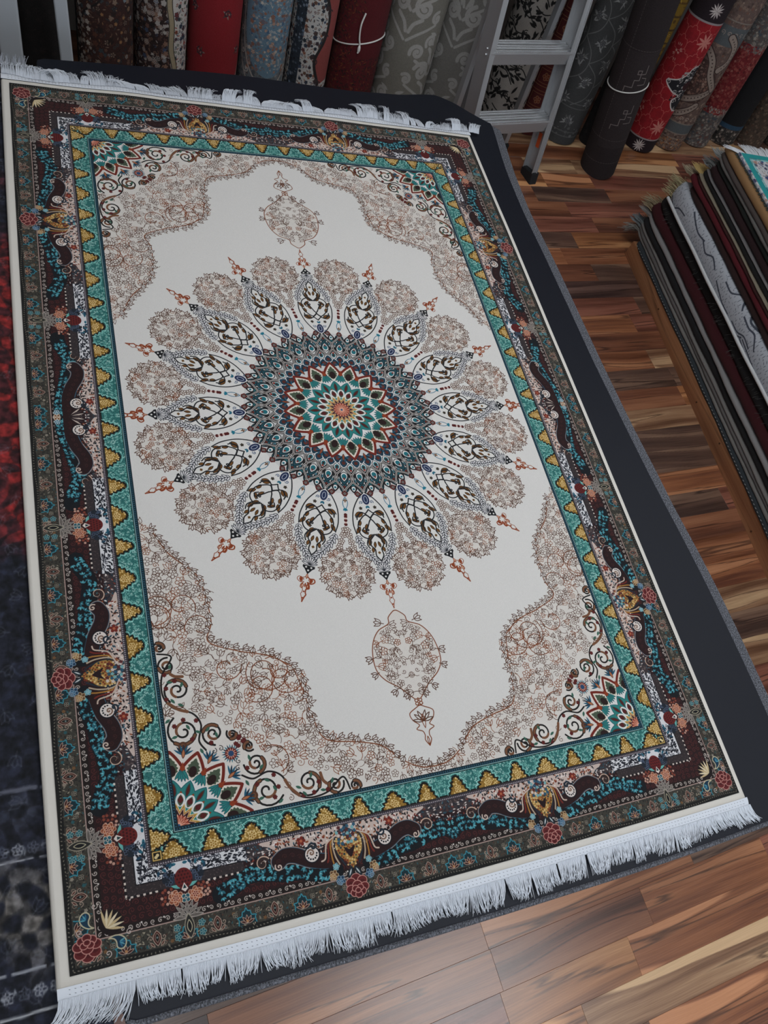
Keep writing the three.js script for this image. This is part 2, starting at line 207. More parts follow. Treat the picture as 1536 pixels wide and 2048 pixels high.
    c.strokeStyle = '#c9ab9c'; c.lineWidth = 0.0305; smooth(c, bandPts.slice(2)); c.stroke(); c.strokeStyle = '#3c5f74'; c.lineWidth = 0.0285; smooth(c, bandPts.slice(1)); c.stroke();
    c.strokeStyle = '#2a1315'; c.lineWidth = 0.026; smooth(c, bandPts); c.stroke();
    for (const [x, y, a] of along(bandPts, 0.014)) curl(c, x, y, 0.005, a, 1.2, q, '#43201f', 0.0014);
    curl(c, h + q * 0.139, 0.092, 0.0078, q > 0 ? 0.6 : 2.5, 1.2, -q, '#dcc7b9', 0.0026);
    curl(c, h + q * 0.168, 0.104, 0.014, q > 0 ? 2.6 : 0.5, 1.25, -q, '#d9bba6', 0.0032); curl(c, h + q * 0.168, 0.104, 0.0105, q > 0 ? 2.6 : 0.5, 1.1, -q, '#3a2a28', 0.005);
    // shell disc
    const dx = h + q * (kind ? 0.036 : 0.074), dy = kind ? 0.1 : 0.1;
    c.fillStyle = '#15181f'; c.beginPath(); c.arc(dx, dy, 0.0155, 0, TAU); c.fill(); c.fillStyle = '#f0e4dd'; c.beginPath(); c.arc(dx, dy, 0.0132, 0, TAU); c.fill();
    dots(c, Array.from({ length: 7 }, (_, k) => [dx + Math.cos(Math.PI + k * 0.5) * 0.0095, dy - Math.abs(Math.sin(k * 0.5)) * 0.0095 + 0.001]), 0.0016, K.black); curl(c, dx + 0.001, dy + 0.003, 0.0075, 0, 1.2, q, '#8a6a58', 0.0026); curl(c, dx - q * 0.004, dy + 0.013, 0.009, 0, 1, q, '#232f3c', 0.0034);
    blossom(c, h + q * (kind ? 0.04 : 0.09), 0.128, 0.0085, 0, '#7d2a20', null); dots(c, [[h + q * (kind ? 0.04 : 0.09), 0.128]], 0.0028, '#c06a4a');
  }
  for (const s of clusters) {                            // white panels, dark brackets and the fruit-and-palmette clusters
    for (const q of [-1, 1]) { c.fillStyle = '#ecebee'; c.fillRect(Math.min(s, s + q * 0.115), 0.117, 0.115, 0.025); c.fillStyle = '#383032'; c.fillRect(Math.min(s, s + q * 0.108), 0.1, 0.108, 0.0165); c.fillStyle = '#15151a'; c.fillRect(Math.min(s, s + q * 0.108), 0.1155, 0.108, 0.0018);
      for (let k = 0; k < 12; k++) { c.fillStyle = k % 2 ? '#e9dcd0' : '#17161a'; c.fillRect(s + q * (0.04 + k * 0.0052), 0.097, 0.0042, 0.0034); }
      for (const [x, y] of scatter(rand, 0.016, 0.113, 0.119, 0.14, 0.0047, () => true)) { if (rand() < 0.7) leaf(c, s + q * x, y, 0.0085, 0.0036, rand() * 1.4 + (q < 0 ? 2.2 : 0), '#1c1e28'); else curl(c, s + q * x, y, 0.004, rand() * 6, 1.1, q, '#2c2f3c', 0.0013); }
      for (const [x, y] of scatter(rand, 0.03, 0.107, 0.1015, 0.115, 0.0055, () => true)) leaf(c, s + q * x, y, 0.004, 0.0015, rand() * 6, '#5a4a4c');
      c.strokeStyle = '#1c1e28'; c.lineWidth = 0.0016; smooth(c, [[s + q * 0.02, 0.138], [s + q * 0.05, 0.13], [s + q * 0.09, 0.121]]); c.stroke();
      for (let k = 0; k < 6; k++) leaf(c, s + q * (0.01 + k * 0.006), 0.137 - (k % 3) * 0.003, 0.01, 0.005, k, k % 2 ? '#1d4660' : '#2a6a80'); }
    for (const q of [-1, 1]) { for (let k = 0; k < 7; k++) blossom(c, s + q * (0.024 + Math.cos(k) * 0.007), 0.115 + Math.sin(k) * 0.007, 0.006, k, ['#1f2733', '#2b3a4c', '#181c24'][k % 3], k % 2 ? '#55627a' : null); for (const [x, y] of scatter(rand, 0.022, 0.042, 0.074, 0.098, 0.0052, () => true)) dots(c, [[s + q * x, y]], 0.0026, rand() < 0.6 ? '#8f4635' : '#cfa28f');
      c.lineWidth = 0.0011; for (const [o, r, f] of [[0, 0.0125, '#9a5136'], [0.3, 0.009, '#b8694a'], [0.7, 0.0055, '#7d2c22']]) blossom(c, s + q * 0.017, 0.081, r, o, f, '#e2b49a', 6); leaf(c, s + q * 0.004, 0.096, 0.02, 0.006, q > 0 ? 0.3 : Math.PI - 0.3, '#6fbdb6'); }
    c.fillStyle = '#6d1f1e'; c.beginPath(); c.ellipse(s, 0.111, 0.0155, 0.0175, 0, 0, TAU); c.fill(); for (let a = -2; a <= 2; a++) for (let b = -2; b <= 2; b++) if (a * a + b * b < 7) dots(c, [[s + a * 0.0055 + (b % 2) * 0.0027, 0.111 + b * 0.0058]], 0.0017, '#3e0f12');
    poly(c, [[s, 0.104], [s - 0.006, 0.093], [s, 0.088], [s + 0.006, 0.093]]); c.fillStyle = '#efe3da'; c.fill(); poly(c, [[s, 0.101], [s - 0.003, 0.094], [s + 0.003, 0.094]]); c.fillStyle = '#1c3a40'; c.fill(); leaf(c, s, 0.128, 0.012, 0.004, Math.PI / 2, '#e8e4e6');
    blossom(c, s, 0.078, 0.008, 0, '#2c6170', '#e6d6c6', 4);
    for (let k = -4; k <= 4; k++) { c.lineWidth = 0.0014; leaf(c, s, 0.048, 0.026, 0.0062, Math.PI / 2 + k * 0.4, k % 2 ? '#2e2a29' : '#6f6762', '#b0a79f'); for (let k = -3; k <= 3; k++) for (const r of [0.012, 0.019]) blossom(c, s + Math.sin(k * 0.42) * r, 0.048 + Math.cos(k * 0.42) * r, 0.0028, k, '#8d847d', null); }
    leaf(c, s, 0.012, 0.04, 0.016, Math.PI / 2, '#2b2a29', '#a9a08c'); leaf(c, s, 0.022, 0.02, 0.008, Math.PI / 2, '#15161a', '#c9c0a0'); for (const q of [-1, 1]) for (const y of [0.018, 0.033]) { c.lineWidth = 0.001; blossom(c, s + q * 0.021, y, 0.0058, 0, '#245e6c', '#86aaa8'); }
  }
  for (const h of hearts) {
    for (const q of [-1, 1]) for (let k = 0; k < 5; k++) { c.strokeStyle = ['#26303c', '#c8b49a', '#b8813a', '#7d2a20', '#d9c3b2'][k]; c.lineWidth = 0.003; smooth(c, [[h + q * 0.022, 0.132 - k * 0.002], [h + q * (0.027 + k * 0.004), 0.112], [h + q * (0.024 + k * 0.0065), 0.088], [h + q * (0.014 + k * 0.011), 0.068 + k * 0.004]]); c.stroke(); }
    c.fillStyle = '#b98d4a'; smooth(c, [[h, 0.06], [h - 0.011, 0.074], [h - 0.024, 0.09], [h - 0.026, 0.11], [h - 0.016, 0.122], [h, 0.115], [h + 0.016, 0.122], [h + 0.026, 0.11], [h + 0.024, 0.09], [h + 0.011, 0.074]], true); c.fill();
    for (const [x, y] of scatter(rand, h - 0.026, h + 0.026, 0.064, 0.12, 0.0038, (x, y) => Math.abs(x - h) < 0.006 + (y - 0.06) * 0.5)) dots(c, [[x, y]], 0.0015 + rand() * 0.0006, rand() < 0.34 ? '#e6c98c' : rand() < 0.5 ? '#8a3c22' : rand() < 0.5 ? '#5e4420' : '#2a3a44');
    c.fillStyle = '#251015'; smooth(c, [[h, 0.08], [h - 0.011, 0.1], [h, 0.094], [h + 0.011, 0.1]], true); c.fill();
    for (const [x, y] of scatter(rand, h - 0.02, h + 0.02, 0.106, 0.138, 0.006, () => true)) { const k = rand(); blossom(c, x, y, 0.0036, k * 6, k < 0.4 ? '#2b5d78' : k < 0.6 ? '#e3d5cc' : k < 0.8 ? '#7fb9be' : '#5d2a2c', null); }
    leaf(c, h - 0.003, 0.062, 0.02, 0.006, -Math.PI / 2 - 0.5, '#cfd6d8', '#1f2a33'); leaf(c, h + 0.003, 0.062, 0.02, 0.006, -Math.PI / 2 + 0.5, '#cfd6d8', '#1f2a33');
    c.lineWidth = 0.001; for (const q of [-1, 1]) for (let k = 0; k < 3; k++) { blossom(c, h + q * (0.04 + k * 0.003), 0.056 - k * 0.003, 0.0085 - k * 0.0025, 0.2 + k, ['#6d4a2c', '#a57a4a', '#5a2420'][k], '#dcc39c'); blossom(c, h + q * (0.029 + k * 0.002), 0.044 - k * 0.002, 0.0085 - k * 0.0025, 0.5 + k, ['#22405e', '#3d6b8c', '#1a2a3c'][k], '#8fa9bd'); blossom(c, h + q * 0.033, 0.069, 0.0062 - k * 0.002, k, ['#2f7586', '#67aebb', '#173a46'][k], '#9fcbd2'); }
    rose(c, h, 0.028, 0.0205);
  }
  for (const h of shells) { for (let k = -3; k <= 3; k++) leaf(c, h, 0.082, 0.036, 0.0055, Math.PI / 2 + k * 0.25, k % 2 ? '#d9c7bb' : '#46373a', '#2a1c1e'); blossom(c, h, 0.057, 0.008, 0, '#8a5a3c', '#e6d2bc'); blossom(c, h + 0.013, 0.057, 0.006, 0, '#33657a', '#c0d4dc'); blossom(c, h - 0.013, 0.057, 0.006, 0, '#33657a', '#c0d4dc'); }
  // thin guard, teal band with gold crests, dark teal cord
  band(0.1405, 0.148, '#4b444b'); for (let s = 0; s < half; s += 0.0042) { dots(c, [[s, 0.1432]], 0.0011, '#cfc6cc'); dots(c, [[s + 0.002, 0.1458]], 0.001, '#1b1a20'); }
  band(0.148, 0.193, '#357a76'); line(0.1488, 0.0028, '#120f0c');
  for (const [x, y] of scatter(rand, -0.01, half, 0.151, 0.1905, 0.0043, () => true)) { const k = rand(); if (k < 0.7) curl(c, x, y, 0.0022 + rand() * 0.0016, k * 20, 0.8, k < 0.4 ? 1 : -1, k < 0.42 ? '#80c2b8' : '#b2ddd5', 0.0014); else dots(c, [[x, y]], 0.0012, '#1d5f60'); }
  golds.forEach((g, i) => {
    const wide = i % 2, w = wide ? 0.0245 : 0.0185, hgt = wide ? 0.0285 : 0.0325, prof = wide ? [[1, 0], [1, 0.14], [0.72, 0.2], [0.86, 0.4], [0.5, 0.46], [0.56, 0.64], [0.26, 0.7], [0.3, 0.86], [0.02, 1]] : [[1, 0], [1, 0.12], [0.7, 0.2], [0.82, 0.38], [0.5, 0.46], [0.58, 0.64], [0.24, 0.74], [0.28, 0.88], [0.02, 1]], N = prof.length - 1, edge = (k, grow) => [prof[k][0] * w + grow * (k === N ? 0.5 : 1), 0.149 + prof[k][1] * (hgt + grow)];
    for (const [grow, fill] of [[0.0042, '#141008'], [0, '#a98238']]) { c.fillStyle = fill; c.beginPath(); for (let k = 0; k <= N; k++) { const [a, b] = edge(k, grow); (k ? c.lineTo(g - a, b) : c.moveTo(g - a, b)); } for (let k = N; k >= 0; k--) { const [a, b] = edge(k, grow); c.lineTo(g + a, b); } c.closePath(); c.fill(); }
    c.strokeStyle = '#a8ece2'; c.lineWidth = 0.0012; c.beginPath(); for (let k = 0; k <= N; k++) { const [a, b] = edge(k, 0.0072); (k ? c.lineTo(g - a, b) : c.moveTo(g - a, b)); } for (let k = N; k >= 0; k--) { const [a, b] = edge(k, 0.0072); c.lineTo(g + a, b); } c.stroke();
    for (const [x, y] of scatter(rand, g - w, g + w, 0.15, 0.149 + hgt, 0.0038, (x, y) => Math.abs(x - g) < w * (1.0 - 0.75 * (y - 0.149) / hgt))) dots(c, [[x, y]], 0.0013 + rand() * 0.0007, rand() < 0.6 ? '#efd08f' : '#8d6420');
    blossom(c, g, 0.158, 0.007, 0, '#a87a2a', '#f3d9a0', 6);
  });
  band(0.1915, BORDER + 0.001, '#173f52'); line(0.1905, 0.0016, '#0c1c22'); line(0.192, 0.0012, '#b5dcd6'); for (let s = 0; s < half; s += 0.0052) { dots(c, [[s, 0.1958]], 0.0014, '#0b1d28'); leaf(c, s + 0.0015, 0.1945, 0.004, 0.0009, 0.9, '#4a93a4'); } line(0.199, 0.0016, '#0c1c22');
  c.restore();
}
function rose(c, x, y, r) { const P = [[0, 0.62, 0.48], [-0.55, 0.35, 0.46], [0.55, 0.35, 0.46], [-0.66, -0.2, 0.42], [0.66, -0.2, 0.42], [0, 0.05, 0.44], [-0.36, -0.55, 0.38], [0.36, -0.55, 0.38], [0, -0.75, 0.34], [-0.24, -0.2, 0.3], [0.24, -0.2, 0.3], [0, -0.4, 0.26]]; c.lineWidth = r * 0.075; for (const [a, b, q] of P) { c.fillStyle = '#6c2426'; c.strokeStyle = '#d0948a'; c.beginPath(); c.ellipse(x + a * r, y + b * r, q * r, q * r * 0.85, 0, 0, TAU); c.fill(); c.stroke(); c.fillStyle = '#571a1d'; c.beginPath(); c.ellipse(x + a * r, y + b * r - q * r * 0.2, q * r * 0.55, q * r * 0.4, 0, 0, TAU); c.fill(); } }
function paintRug(W, H) {
  const cv = makeCanvas(W, H), c = cv.getContext('2d'), rand = rng(11), FX = RW - BORDER, FY = RL - BORDER;
  c.scale(W / RW, H / RL); c.fillStyle = K.cream; c.fillRect(0, 0, RW, RL); c.lineCap = 'round'; c.lineJoin = 'round';
  // corner lacework
  const edge = [[0.53, 0.268], [0.505, 0.29], [0.466, 0.355], [0.424, 0.41], [0.405, 0.46], [0.409, 0.52], [0.413, 0.562], [0.366, 0.59], [0.29, 0.613], [0.24, 0.662], [0.236, 0.71], [0.237, 0.757], [0.212, 0.801], [0.156, 0.818], [0.1, 0.835], [0.068, 0.873], [0.025, 0.893], [0, 0.897]], region = [...edge, [0, FY], [FX, FY]];
  c.fillStyle = K.blush; poly(c, region); c.fill();
  const rosCorner = (x, y) => Math.hypot(x - FX, y - FY);
  const inCorner = (x, y) => inside(region, x, y) && rosCorner(x, y) > 0.15 && !scrollZone(x, y);
  const SC = [[0.009, 0.347, 0.0135, 0], [0.018, 0.307, 0.0185, 1], [0.033, 0.256, 0.0275, 0], [0.034, 0.172, 0.033, 1], [0.088, 0.16, 0.0235, 0], [0.124, 0.152, 0.0115, 1]];
  const scrolls = [...SC.map(([a, b, r, d]) => [FX - a, FY - b, r, d]), ...SC.map(([a, b, r, d]) => [FX - b, FY - a, r, 1 - d])];
  function scrollZone(x, y) { return scrolls.some(([a, b, r]) => Math.hypot(x - a, y - b) < r + 0.009) || (x > FX - 0.13 && y > FY - 0.2 && rosCorner(x, y) < 0.2) || (x > FX - 0.2 && y > FY - 0.13 && rosCorner(x, y) < 0.2); }
  for (let k = 0; k < 46; k++) { const x = rand() * FX, y = 0.3 + rand() * 0.6; if (!inCorner(x, y)) continue; c.strokeStyle = K.lace2; c.lineWidth = 0.0018; const a = rand() * TAU, pts = spiralPts(x, y, 0.03 + rand() * 0.02, a, 0.9, rand() < 0.5 ? 1 : -1, 0.35).filter(([p, q]) => inCorner(p, q)); if (pts.length > 4) { poly(c, pts, false); c.stroke(); } }
  laceFill(c, rand, scatter(rand, 0, FX, 0.26, FY - 0.006, 0.0136, (x, y) => inCorner(x, y)), 0.012);
  c.strokeStyle = '#8a4a2a'; c.lineWidth = 0.0022; smooth(c, edge.slice(1).map(([x, y], i) => [x + (i % 2 ? 0.006 : -0.002), y + 0.004])); c.stroke();
  along(edge.slice(1), 0.017).forEach(([x, y, a], i) => { c.lineWidth = 0.0014; const q = a + (i % 2 ? 0.5 : 1.1); tulip(c, x + Math.cos(q) * -0.004, y - 0.006, 0.0085, a + (i % 3 === 0 ? -1.9 : 0.4), K.cream, K.lace); });
  // scrollwork round the corner rosette
  for (const [x, y, r, d] of scrolls) { const dir = d ? 1 : -1, a0 = Math.atan2(FY - 0.2 - y, FX - 0.2 - x) + dir * 1.9; c.fillStyle = '#efe9e2'; c.beginPath(); c.arc(x, y, r, 0, TAU); c.fill(); curl(c, x, y, r, a0, 1.9, dir, '#1d1917', 0.0037); const pts = spiralPts(x, y, r, a0, 1.9, dir); c.strokeStyle = '#1d1917'; c.lineWidth = 0.0078; poly(c, pts.slice(6, 13), false); c.stroke(); c.strokeStyle = '#80543a'; c.lineWidth = 0.005; poly(c, pts.slice(6, 13), false); c.stroke(); poly(c, pts.slice(19, 25), false); c.stroke(); }
  for (const s of [0, 1]) { const m = (a, b) => (s ? [FX - b, FY - a] : [FX - a, FY - b]); c.strokeStyle = '#1d1917'; c.lineWidth = 0.0034; smooth(c, [m(0.004, 0.335), m(0.03, 0.325), m(0.008, 0.29), m(0.004, 0.25), m(0.02, 0.222), m(0.055, 0.205), m(0.068, 0.18), m(0.06, 0.15), m(0.07, 0.13)]); c.stroke(); c.strokeStyle = '#80543a'; c.lineWidth = 0.006; smooth(c, [m(0.012, 0.232), m(0.03, 0.217), m(0.046, 0.21)]); c.stroke(); smooth(c, [m(0.024, 0.29), m(0.032, 0.284), m(0.046, 0.282)]); c.stroke();
    for (const [a, b] of [[0.012, 0.29], [0.03, 0.275], [0.01, 0.24], [0.012, 0.262], [0.018, 0.185], [0.036, 0.195], [0.048, 0.155], [0.06, 0.19], [0.082, 0.142], [0.135, 0.142], [0.145, 0.137], [0.128, 0.132], [0.03, 0.14]]) { const p = m(a, b); c.lineWidth = 0.0008; blossom(c, p[0], p[1], 0.0042, a * 90, '#862c26', '#3c0f10', 6); }
    for (const [a, b] of [[0.022, 0.3], [0.014, 0.275], [0.04, 0.26], [0.018, 0.24], [0.03, 0.228], [0.04, 0.185], [0.022, 0.165], [0.055, 0.17], [0.012, 0.2], [0.075, 0.165], [0.06, 0.135], [0.095, 0.15]]) { const p = m(a, b); leaf(c, p[0], p[1], 0.0125, 0.0055, a * 70 + b * 30, '#3c6a58'); }
    const p = m(0.03, 0.145); curl(c, p[0], p[1], 0.0095, 1, 1.2, s ? 1 : -1, '#5f3a26', 0.004); for (const [a, b] of [[0.085, 0.125], [0.098, 0.128]]) { const w = m(a, b); curl(c, w[0], w[1], 0.006, a * 50, 1.1, s ? 1 : -1, '#2a2422', 0.0013); } }
  local(c, FX - 0.116, FY - 0.115, 0, () => { for (let k = 0; k < 20; k++) leaf(c, 0, 0, 0.0185, 0.0032, (k * TAU) / 20, k % 2 ? '#2f7d92' : '#20364a'); dots(c, [[0, 0]], 0.0115, '#6a1d1d'); for (let k = 0; k < 12; k++) leaf(c, 0, 0, 0.012, 0.0025, (k * TAU) / 12, '#d8a08a'); dots(c, [[0, 0]], 0.0055, '#2c4c74'); });
  c.save(); c.beginPath(); c.rect(0, 0, FX, FY); c.clip(); c.translate(FX - 0.002, FY - 0.002);
  for (let i = 0; i < 16; i++) local(c, 0, 0, ((i + 0.5) * TAU) / 16, () => { c.lineWidth = 0.0012; for (let k = -3; k <= 3; k++) leaf(c, 0.128, 0, 0.021, 0.004, k * 0.36, k % 2 ? '#23607c' : '#1d3345'); leaf(c, 0.122, 0, 0.018, 0.006, 0, '#c07a52', '#5a2a20'); }); rosette(c, 0.14); c.restore();
  // pendant on the long axis
  const P = [[0.552, 0.006], [0.565, 0.02], [0.58, 0.024], [0.592, 0.05], [0.615, 0.068], [0.645, 0.077], [0.68, 0.077], [0.705, 0.062], [0.725, 0.036], [0.742, 0.02], [0.757, 0.006]];
  c.fillStyle = K.blush; smooth(c, [[0, 0.55], ...P.map(([y, x]) => [x, y]), [0, 0.76]]); c.fill(); c.strokeStyle = K.lace2; c.lineWidth = 0.0021; smooth(c, [[0, 0.55], ...P.map(([y, x]) => [x, y]), [0, 0.76]]); c.stroke();
  for (const [x, y, r, a] of [[0.045, 0.575, 0.011, -0.3], [0.084, 0.655, 0.01, 0.2], [0.08, 0.69, 0.009, 0.4], [0.02, 0.745, 0.009, 0.9], [0.045, 0.733, 0.009, 0.7]]) { c.lineWidth = 0.0016; tulip(c, x, y, r, a, K.cream, K.lace); }
  laceFill(c, rand, scatter(rand, 0.006, 0.08, 0.58, 0.745, 0.0125, (x, y) => Math.hypot(x / 0.068, (y - 0.66) / 0.082) < 1), 0.0108);
  c.strokeStyle = K.lace2; c.lineWidth = 0.0019; smooth(c, [[0, 0.77], [0.01, 0.775], [0.027, 0.785], [0.024, 0.8], [0.012, 0.812], [0.02, 0.82], [0.008, 0.826], [0.005, 0.835], [0.007, 0.845], [0, 0.858]]); c.stroke(); blossom(c, 0, 0.763, 0.009, 0, K.blush, K.lace2); for (const a of [0.2, 0.75, 1.2]) leaf(c, 0, 0.805, 0.024, 0.006, -a, null, K.lace); c.lineWidth = 0.0016; leaf(c, 0, 0.79, 0.03, 0.007, Math.PI / 2, null, K.lace2); leaf(c, 0, 0.838, 0.018, 0.004, Math.PI / 2, null, K.lace2);
  // medallion
  for (let i = 0; i < 5; i++) { const a = Math.PI / 2 - ((i - 0.5) * TAU) / 16, x = Math.cos(a) * 0.455, y = Math.sin(a) * 0.455; if (x < -0.15 || y < -0.15) continue; c.fillStyle = K.blush; c.beginPath(); for (let k = 0; k < 36; k++) { const q = (k / 36) * TAU, r = 0.06 * (1 + 0.07 * Math.sin(q * 9 + i)); (k ? c.lineTo(x + Math.cos(q) * r, y + Math.sin(q) * r) : c.moveTo(x + Math.cos(q) * r, y + Math.sin(q) * r)); } c.closePath(); c.fill(); c.strokeStyle = K.lace; c.lineWidth = 0.0017; c.stroke();
    for (let k = 0; k < 15; k++) { const q = (k / 15) * TAU + i; c.lineWidth = 0.0014; tulip(c, x + Math.cos(q) * 0.057, y + Math.sin(q) * 0.057, 0.0095, q + 0.5, K.blush, K.lace); } laceFill(c, rand, scatter(rand, x - 0.06, x + 0.06, y - 0.06, y + 0.06, 0.0108, (p, q) => Math.hypot(p - x, q - y) < 0.055), 0.01);
    for (const r of [0.346, 0.36, 0.376, 0.39]) for (const s of [-1, 1]) { const w = (r - 0.335) * 0.3; c.lineWidth = 0.0013; blossom(c, Math.cos(a) * r - Math.sin(a) * w * s, Math.sin(a) * r + Math.cos(a) * w * s, 0.008, r * 40, K.blush, K.lace); } }
  latticeRing(c);
  for (let i = -1; i < 5; i++) local(c, 0, 0, (i * TAU) / 16, () => petal(c));
  for (let i = -1; i < 5; i++) local(c, 0, 0, ((i + 0.5) * TAU) / 16, () => between(c));
  for (let i = -1; i < 33; i++) local(c, 0, 0, ((i + 0.5) * TAU) / 16, () => { c.lineWidth = 0.001; for (let k = -3; k <= 3; k++) leaf(c, 0.14, 0, 0.018, 0.0038, k * 0.38, k % 2 ? '#23607c' : '#16222e'); leaf(c, 0.134, 0, 0.02, 0.006, 0, '#9a5236', '#3a1a18'); });
  rosette(c, 0.153);
  // border: short side then long side
  c.fillStyle = '#241517'; c.fillRect(FX, 0, BORDER, RL); c.fillRect(0, FY, RW, BORDER); c.save(); c.transform(1, 0, 0, -1, 0, RL); borderSide(c, RW, [0.218], [0.528], [], rng(5), [0.036, 0.108, 0.18, 0.252, 0.324, 0.396, 0.468, 0.539]); c.restore();
  c.save(); c.transform(0, 1, -1, 0, RW, 0); borderSide(c, RL, [0.604], [0.277, 0.912], [0], rng(6), Array.from({ length: 13 }, (_, i) => 0.036 + i * 0.0743).map((g) => g)); c.restore();
  // corner pieces
  const cx = RW, cy = RL;
  rose(c, cx - 0.03, cy - 0.036, 0.021);
  for (const s of [0, 1]) { const m = (a, b) => (s ? [cx - b, cy - a] : [cx - a, cy - b]); const p = m(0.034, 0.078); local(c, p[0], p[1], s ? 2.6 : -1.0, () => { c.lineWidth = 0.0022; c.beginPath(); c.moveTo(-0.016, 0); c.bezierCurveTo(-0.008, 0.016, 0.014, 0.014, 0.014, 0); c.bezierCurveTo(0.014, -0.009, 0.002, -0.01, 0, -0.003); c.bezierCurveTo(-0.004, 0.004, -0.01, 0.004, -0.016, 0); c.fillStyle = '#173a52'; c.fill(); c.strokeStyle = '#cfc6a6'; c.stroke(); for (let k = 0; k < 4; k++) leaf(c, 0.002, 0.002, 0.011, 0.0028, -0.6 + k * 0.5, k % 2 ? '#5fa6b6' : '#2c6f92'); }); for (const [a, b] of [[0.046, 0.098], [0.02, 0.062]]) { const w = m(a, b); curl(c, w[0], w[1], 0.006, a * 80, 1.2, s ? 1 : -1, '#cfc3bb', 0.0015); } }
  local(c, cx - 0.07, cy - 0.068, -2.35, () => { c.fillStyle = '#1d1113'; c.beginPath(); c.arc(0, 0, 0.02, 0, TAU); c.fill(); for (let k = -3; k <= 3; k++) leaf(c, -0.012, 0, 0.031, 0.0046, k * 0.32, k % 2 ? '#d9c193' : '#f0dfbd'); });
  local(c, cx - 0.158, cy - 0.158, 0, () => { c.fillStyle = '#141008'; c.fillRect(-0.008, -0.008, 0.018, 0.018); c.strokeStyle = '#d8b468'; c.lineWidth = 0.0022; c.strokeRect(-0.006, -0.006, 0.014, 0.014); dots(c, [[0, 0], [0.003, 0.003]], 0.003, '#efd9a0'); });
  // yarn: fine grain of single knots
  const im = c.getImageData(0, 0, W, H), d = im.data, g = rng(77); for (let i = 0; i < d.length; i += 4) { const n = (g() - 0.5) * 16; d[i] += n; d[i + 1] += n; d[i + 2] += n; } c.putImageData(im, 0, 0);
  return cv;
}
// ---------------------------------------------------------------- building helpers
const used = new Map();
function numbered(n) { const k = used.get(n) ?? 0; used.set(n, k + 1); return k ? `${n}_${String(k).padStart(3, '0')}` : n; }
function put(o, name, parent) { o.name = parent === scene ? numbered(name) : name; o.traverse((q) => { if (q.isMesh) { q.castShadow = true; q.receiveShadow = true; } }); parent.add(o); return o; }
function mesh(name, geo, mat, parent = scene) { return put(new THREE.Mesh(geo, mat), name, parent); }
function tag(o, label, category, group) { o.userData.label = label; o.userData.category = category; if (group) o.userData.group = group; return o; }
function thing(name, label, category, group) { return tag(put(new THREE.Group(), name, scene), label, category, group); }
function structure(name, geo, mat, parent = scene) { const o = mesh(name, geo, mat, parent); if (parent === scene) o.userData.kind = 'structure'; return o; }
function stuff(o) { o.userData.kind = 'stuff'; return o; }
function std(color, roughness = 0.8, more = {}) { return new THREE.MeshStandardMaterial({ color, roughness, ...more }); }
function tex(cv, rx = 1, ry = 1) { const t = new THREE.CanvasTexture(cv); t.colorSpace = THREE.SRGBColorSpace; t.wrapS = t.wrapT = THREE.RepeatWrapping; t.repeat.set(rx, ry); t.magFilter = THREE.LinearFilter; return t; }
function box(x0, x1, y0, y1, z0, z1) { const g = new THREE.BoxGeometry(x1 - x0, y1 - y0, z1 - z0); g.translate((x0 + x1) / 2, (y0 + y1) / 2, (z0 + z1) / 2); return g; }
function rbox(x0, x1, y0, y1, z0, z1, r) { const g = new RoundedBoxGeometry(x1 - x0, y1 - y0, z1 - z0, 3, r); g.translate((x0 + x1) / 2, (y0 + y1) / 2, (z0 + z1) / 2); return g; }
function gridGeo(nu, nv, fn, uvf) {                    // a surface of nu x nv cells from fn(u, v) -> [x, y, z]
  const P = [], U = [], I = [];
  for (let j = 0; j <= nv; j++) for (let i = 0; i <= nu; i++) { const u = i / nu, v = j / nv; P.push(...fn(u, v)); U.push(...(uvf ? uvf(u, v) : [u, v])); }
  for (let j = 0; j < nv; j++) for (let i = 0; i < nu; i++) { const a = j * (nu + 1) + i, b = a + 1, d = a + nu + 1, e = d + 1; I.push(a, d, b, b, d, e); }
  const g = new THREE.BufferGeometry(); g.setAttribute('position', new THREE.Float32BufferAttribute(P, 3)); g.setAttribute('uv', new THREE.Float32BufferAttribute(U, 2)); g.setIndex(I); g.computeVertexNormals(); return g;
}
const n2 = createNoise2D(rng(3));
function fbm(x, y, o = 4) { let s = 0, a = 0.5; for (let k = 0; k < o; k++) { s += a * n2(x, y); x *= 2.03; y *= 2.03; a *= 0.5; } return s; }
function noiseTex(w, h, fn, srgb = true) { const d = new Uint8Array(w * h * 4); for (let y = 0; y < h; y++) for (let x = 0; x < w; x++) { const q = fn(x / w, y / h), i = (y * w + x) * 4; d[i] = q[0]; d[i + 1] = q[1]; d[i + 2] = q[2]; d[i + 3] = 255; } const t = new THREE.DataTexture(d, w, h); t.magFilter = THREE.LinearFilter; t.wrapS = t.wrapT = THREE.RepeatWrapping; if (srgb) t.colorSpace = THREE.SRGBColorSpace; t.needsUpdate = true; return t; }
const fuzz = noiseTex(256, 256, (() => { const g = rng(8); return () => { const v = 90 + g() * 165; return [v, v, v]; }; })(), false);
function fuzzAt(rx, ry) { const t = fuzz.clone(); t.repeat.set(rx, ry); t.needsUpdate = true; return t; }
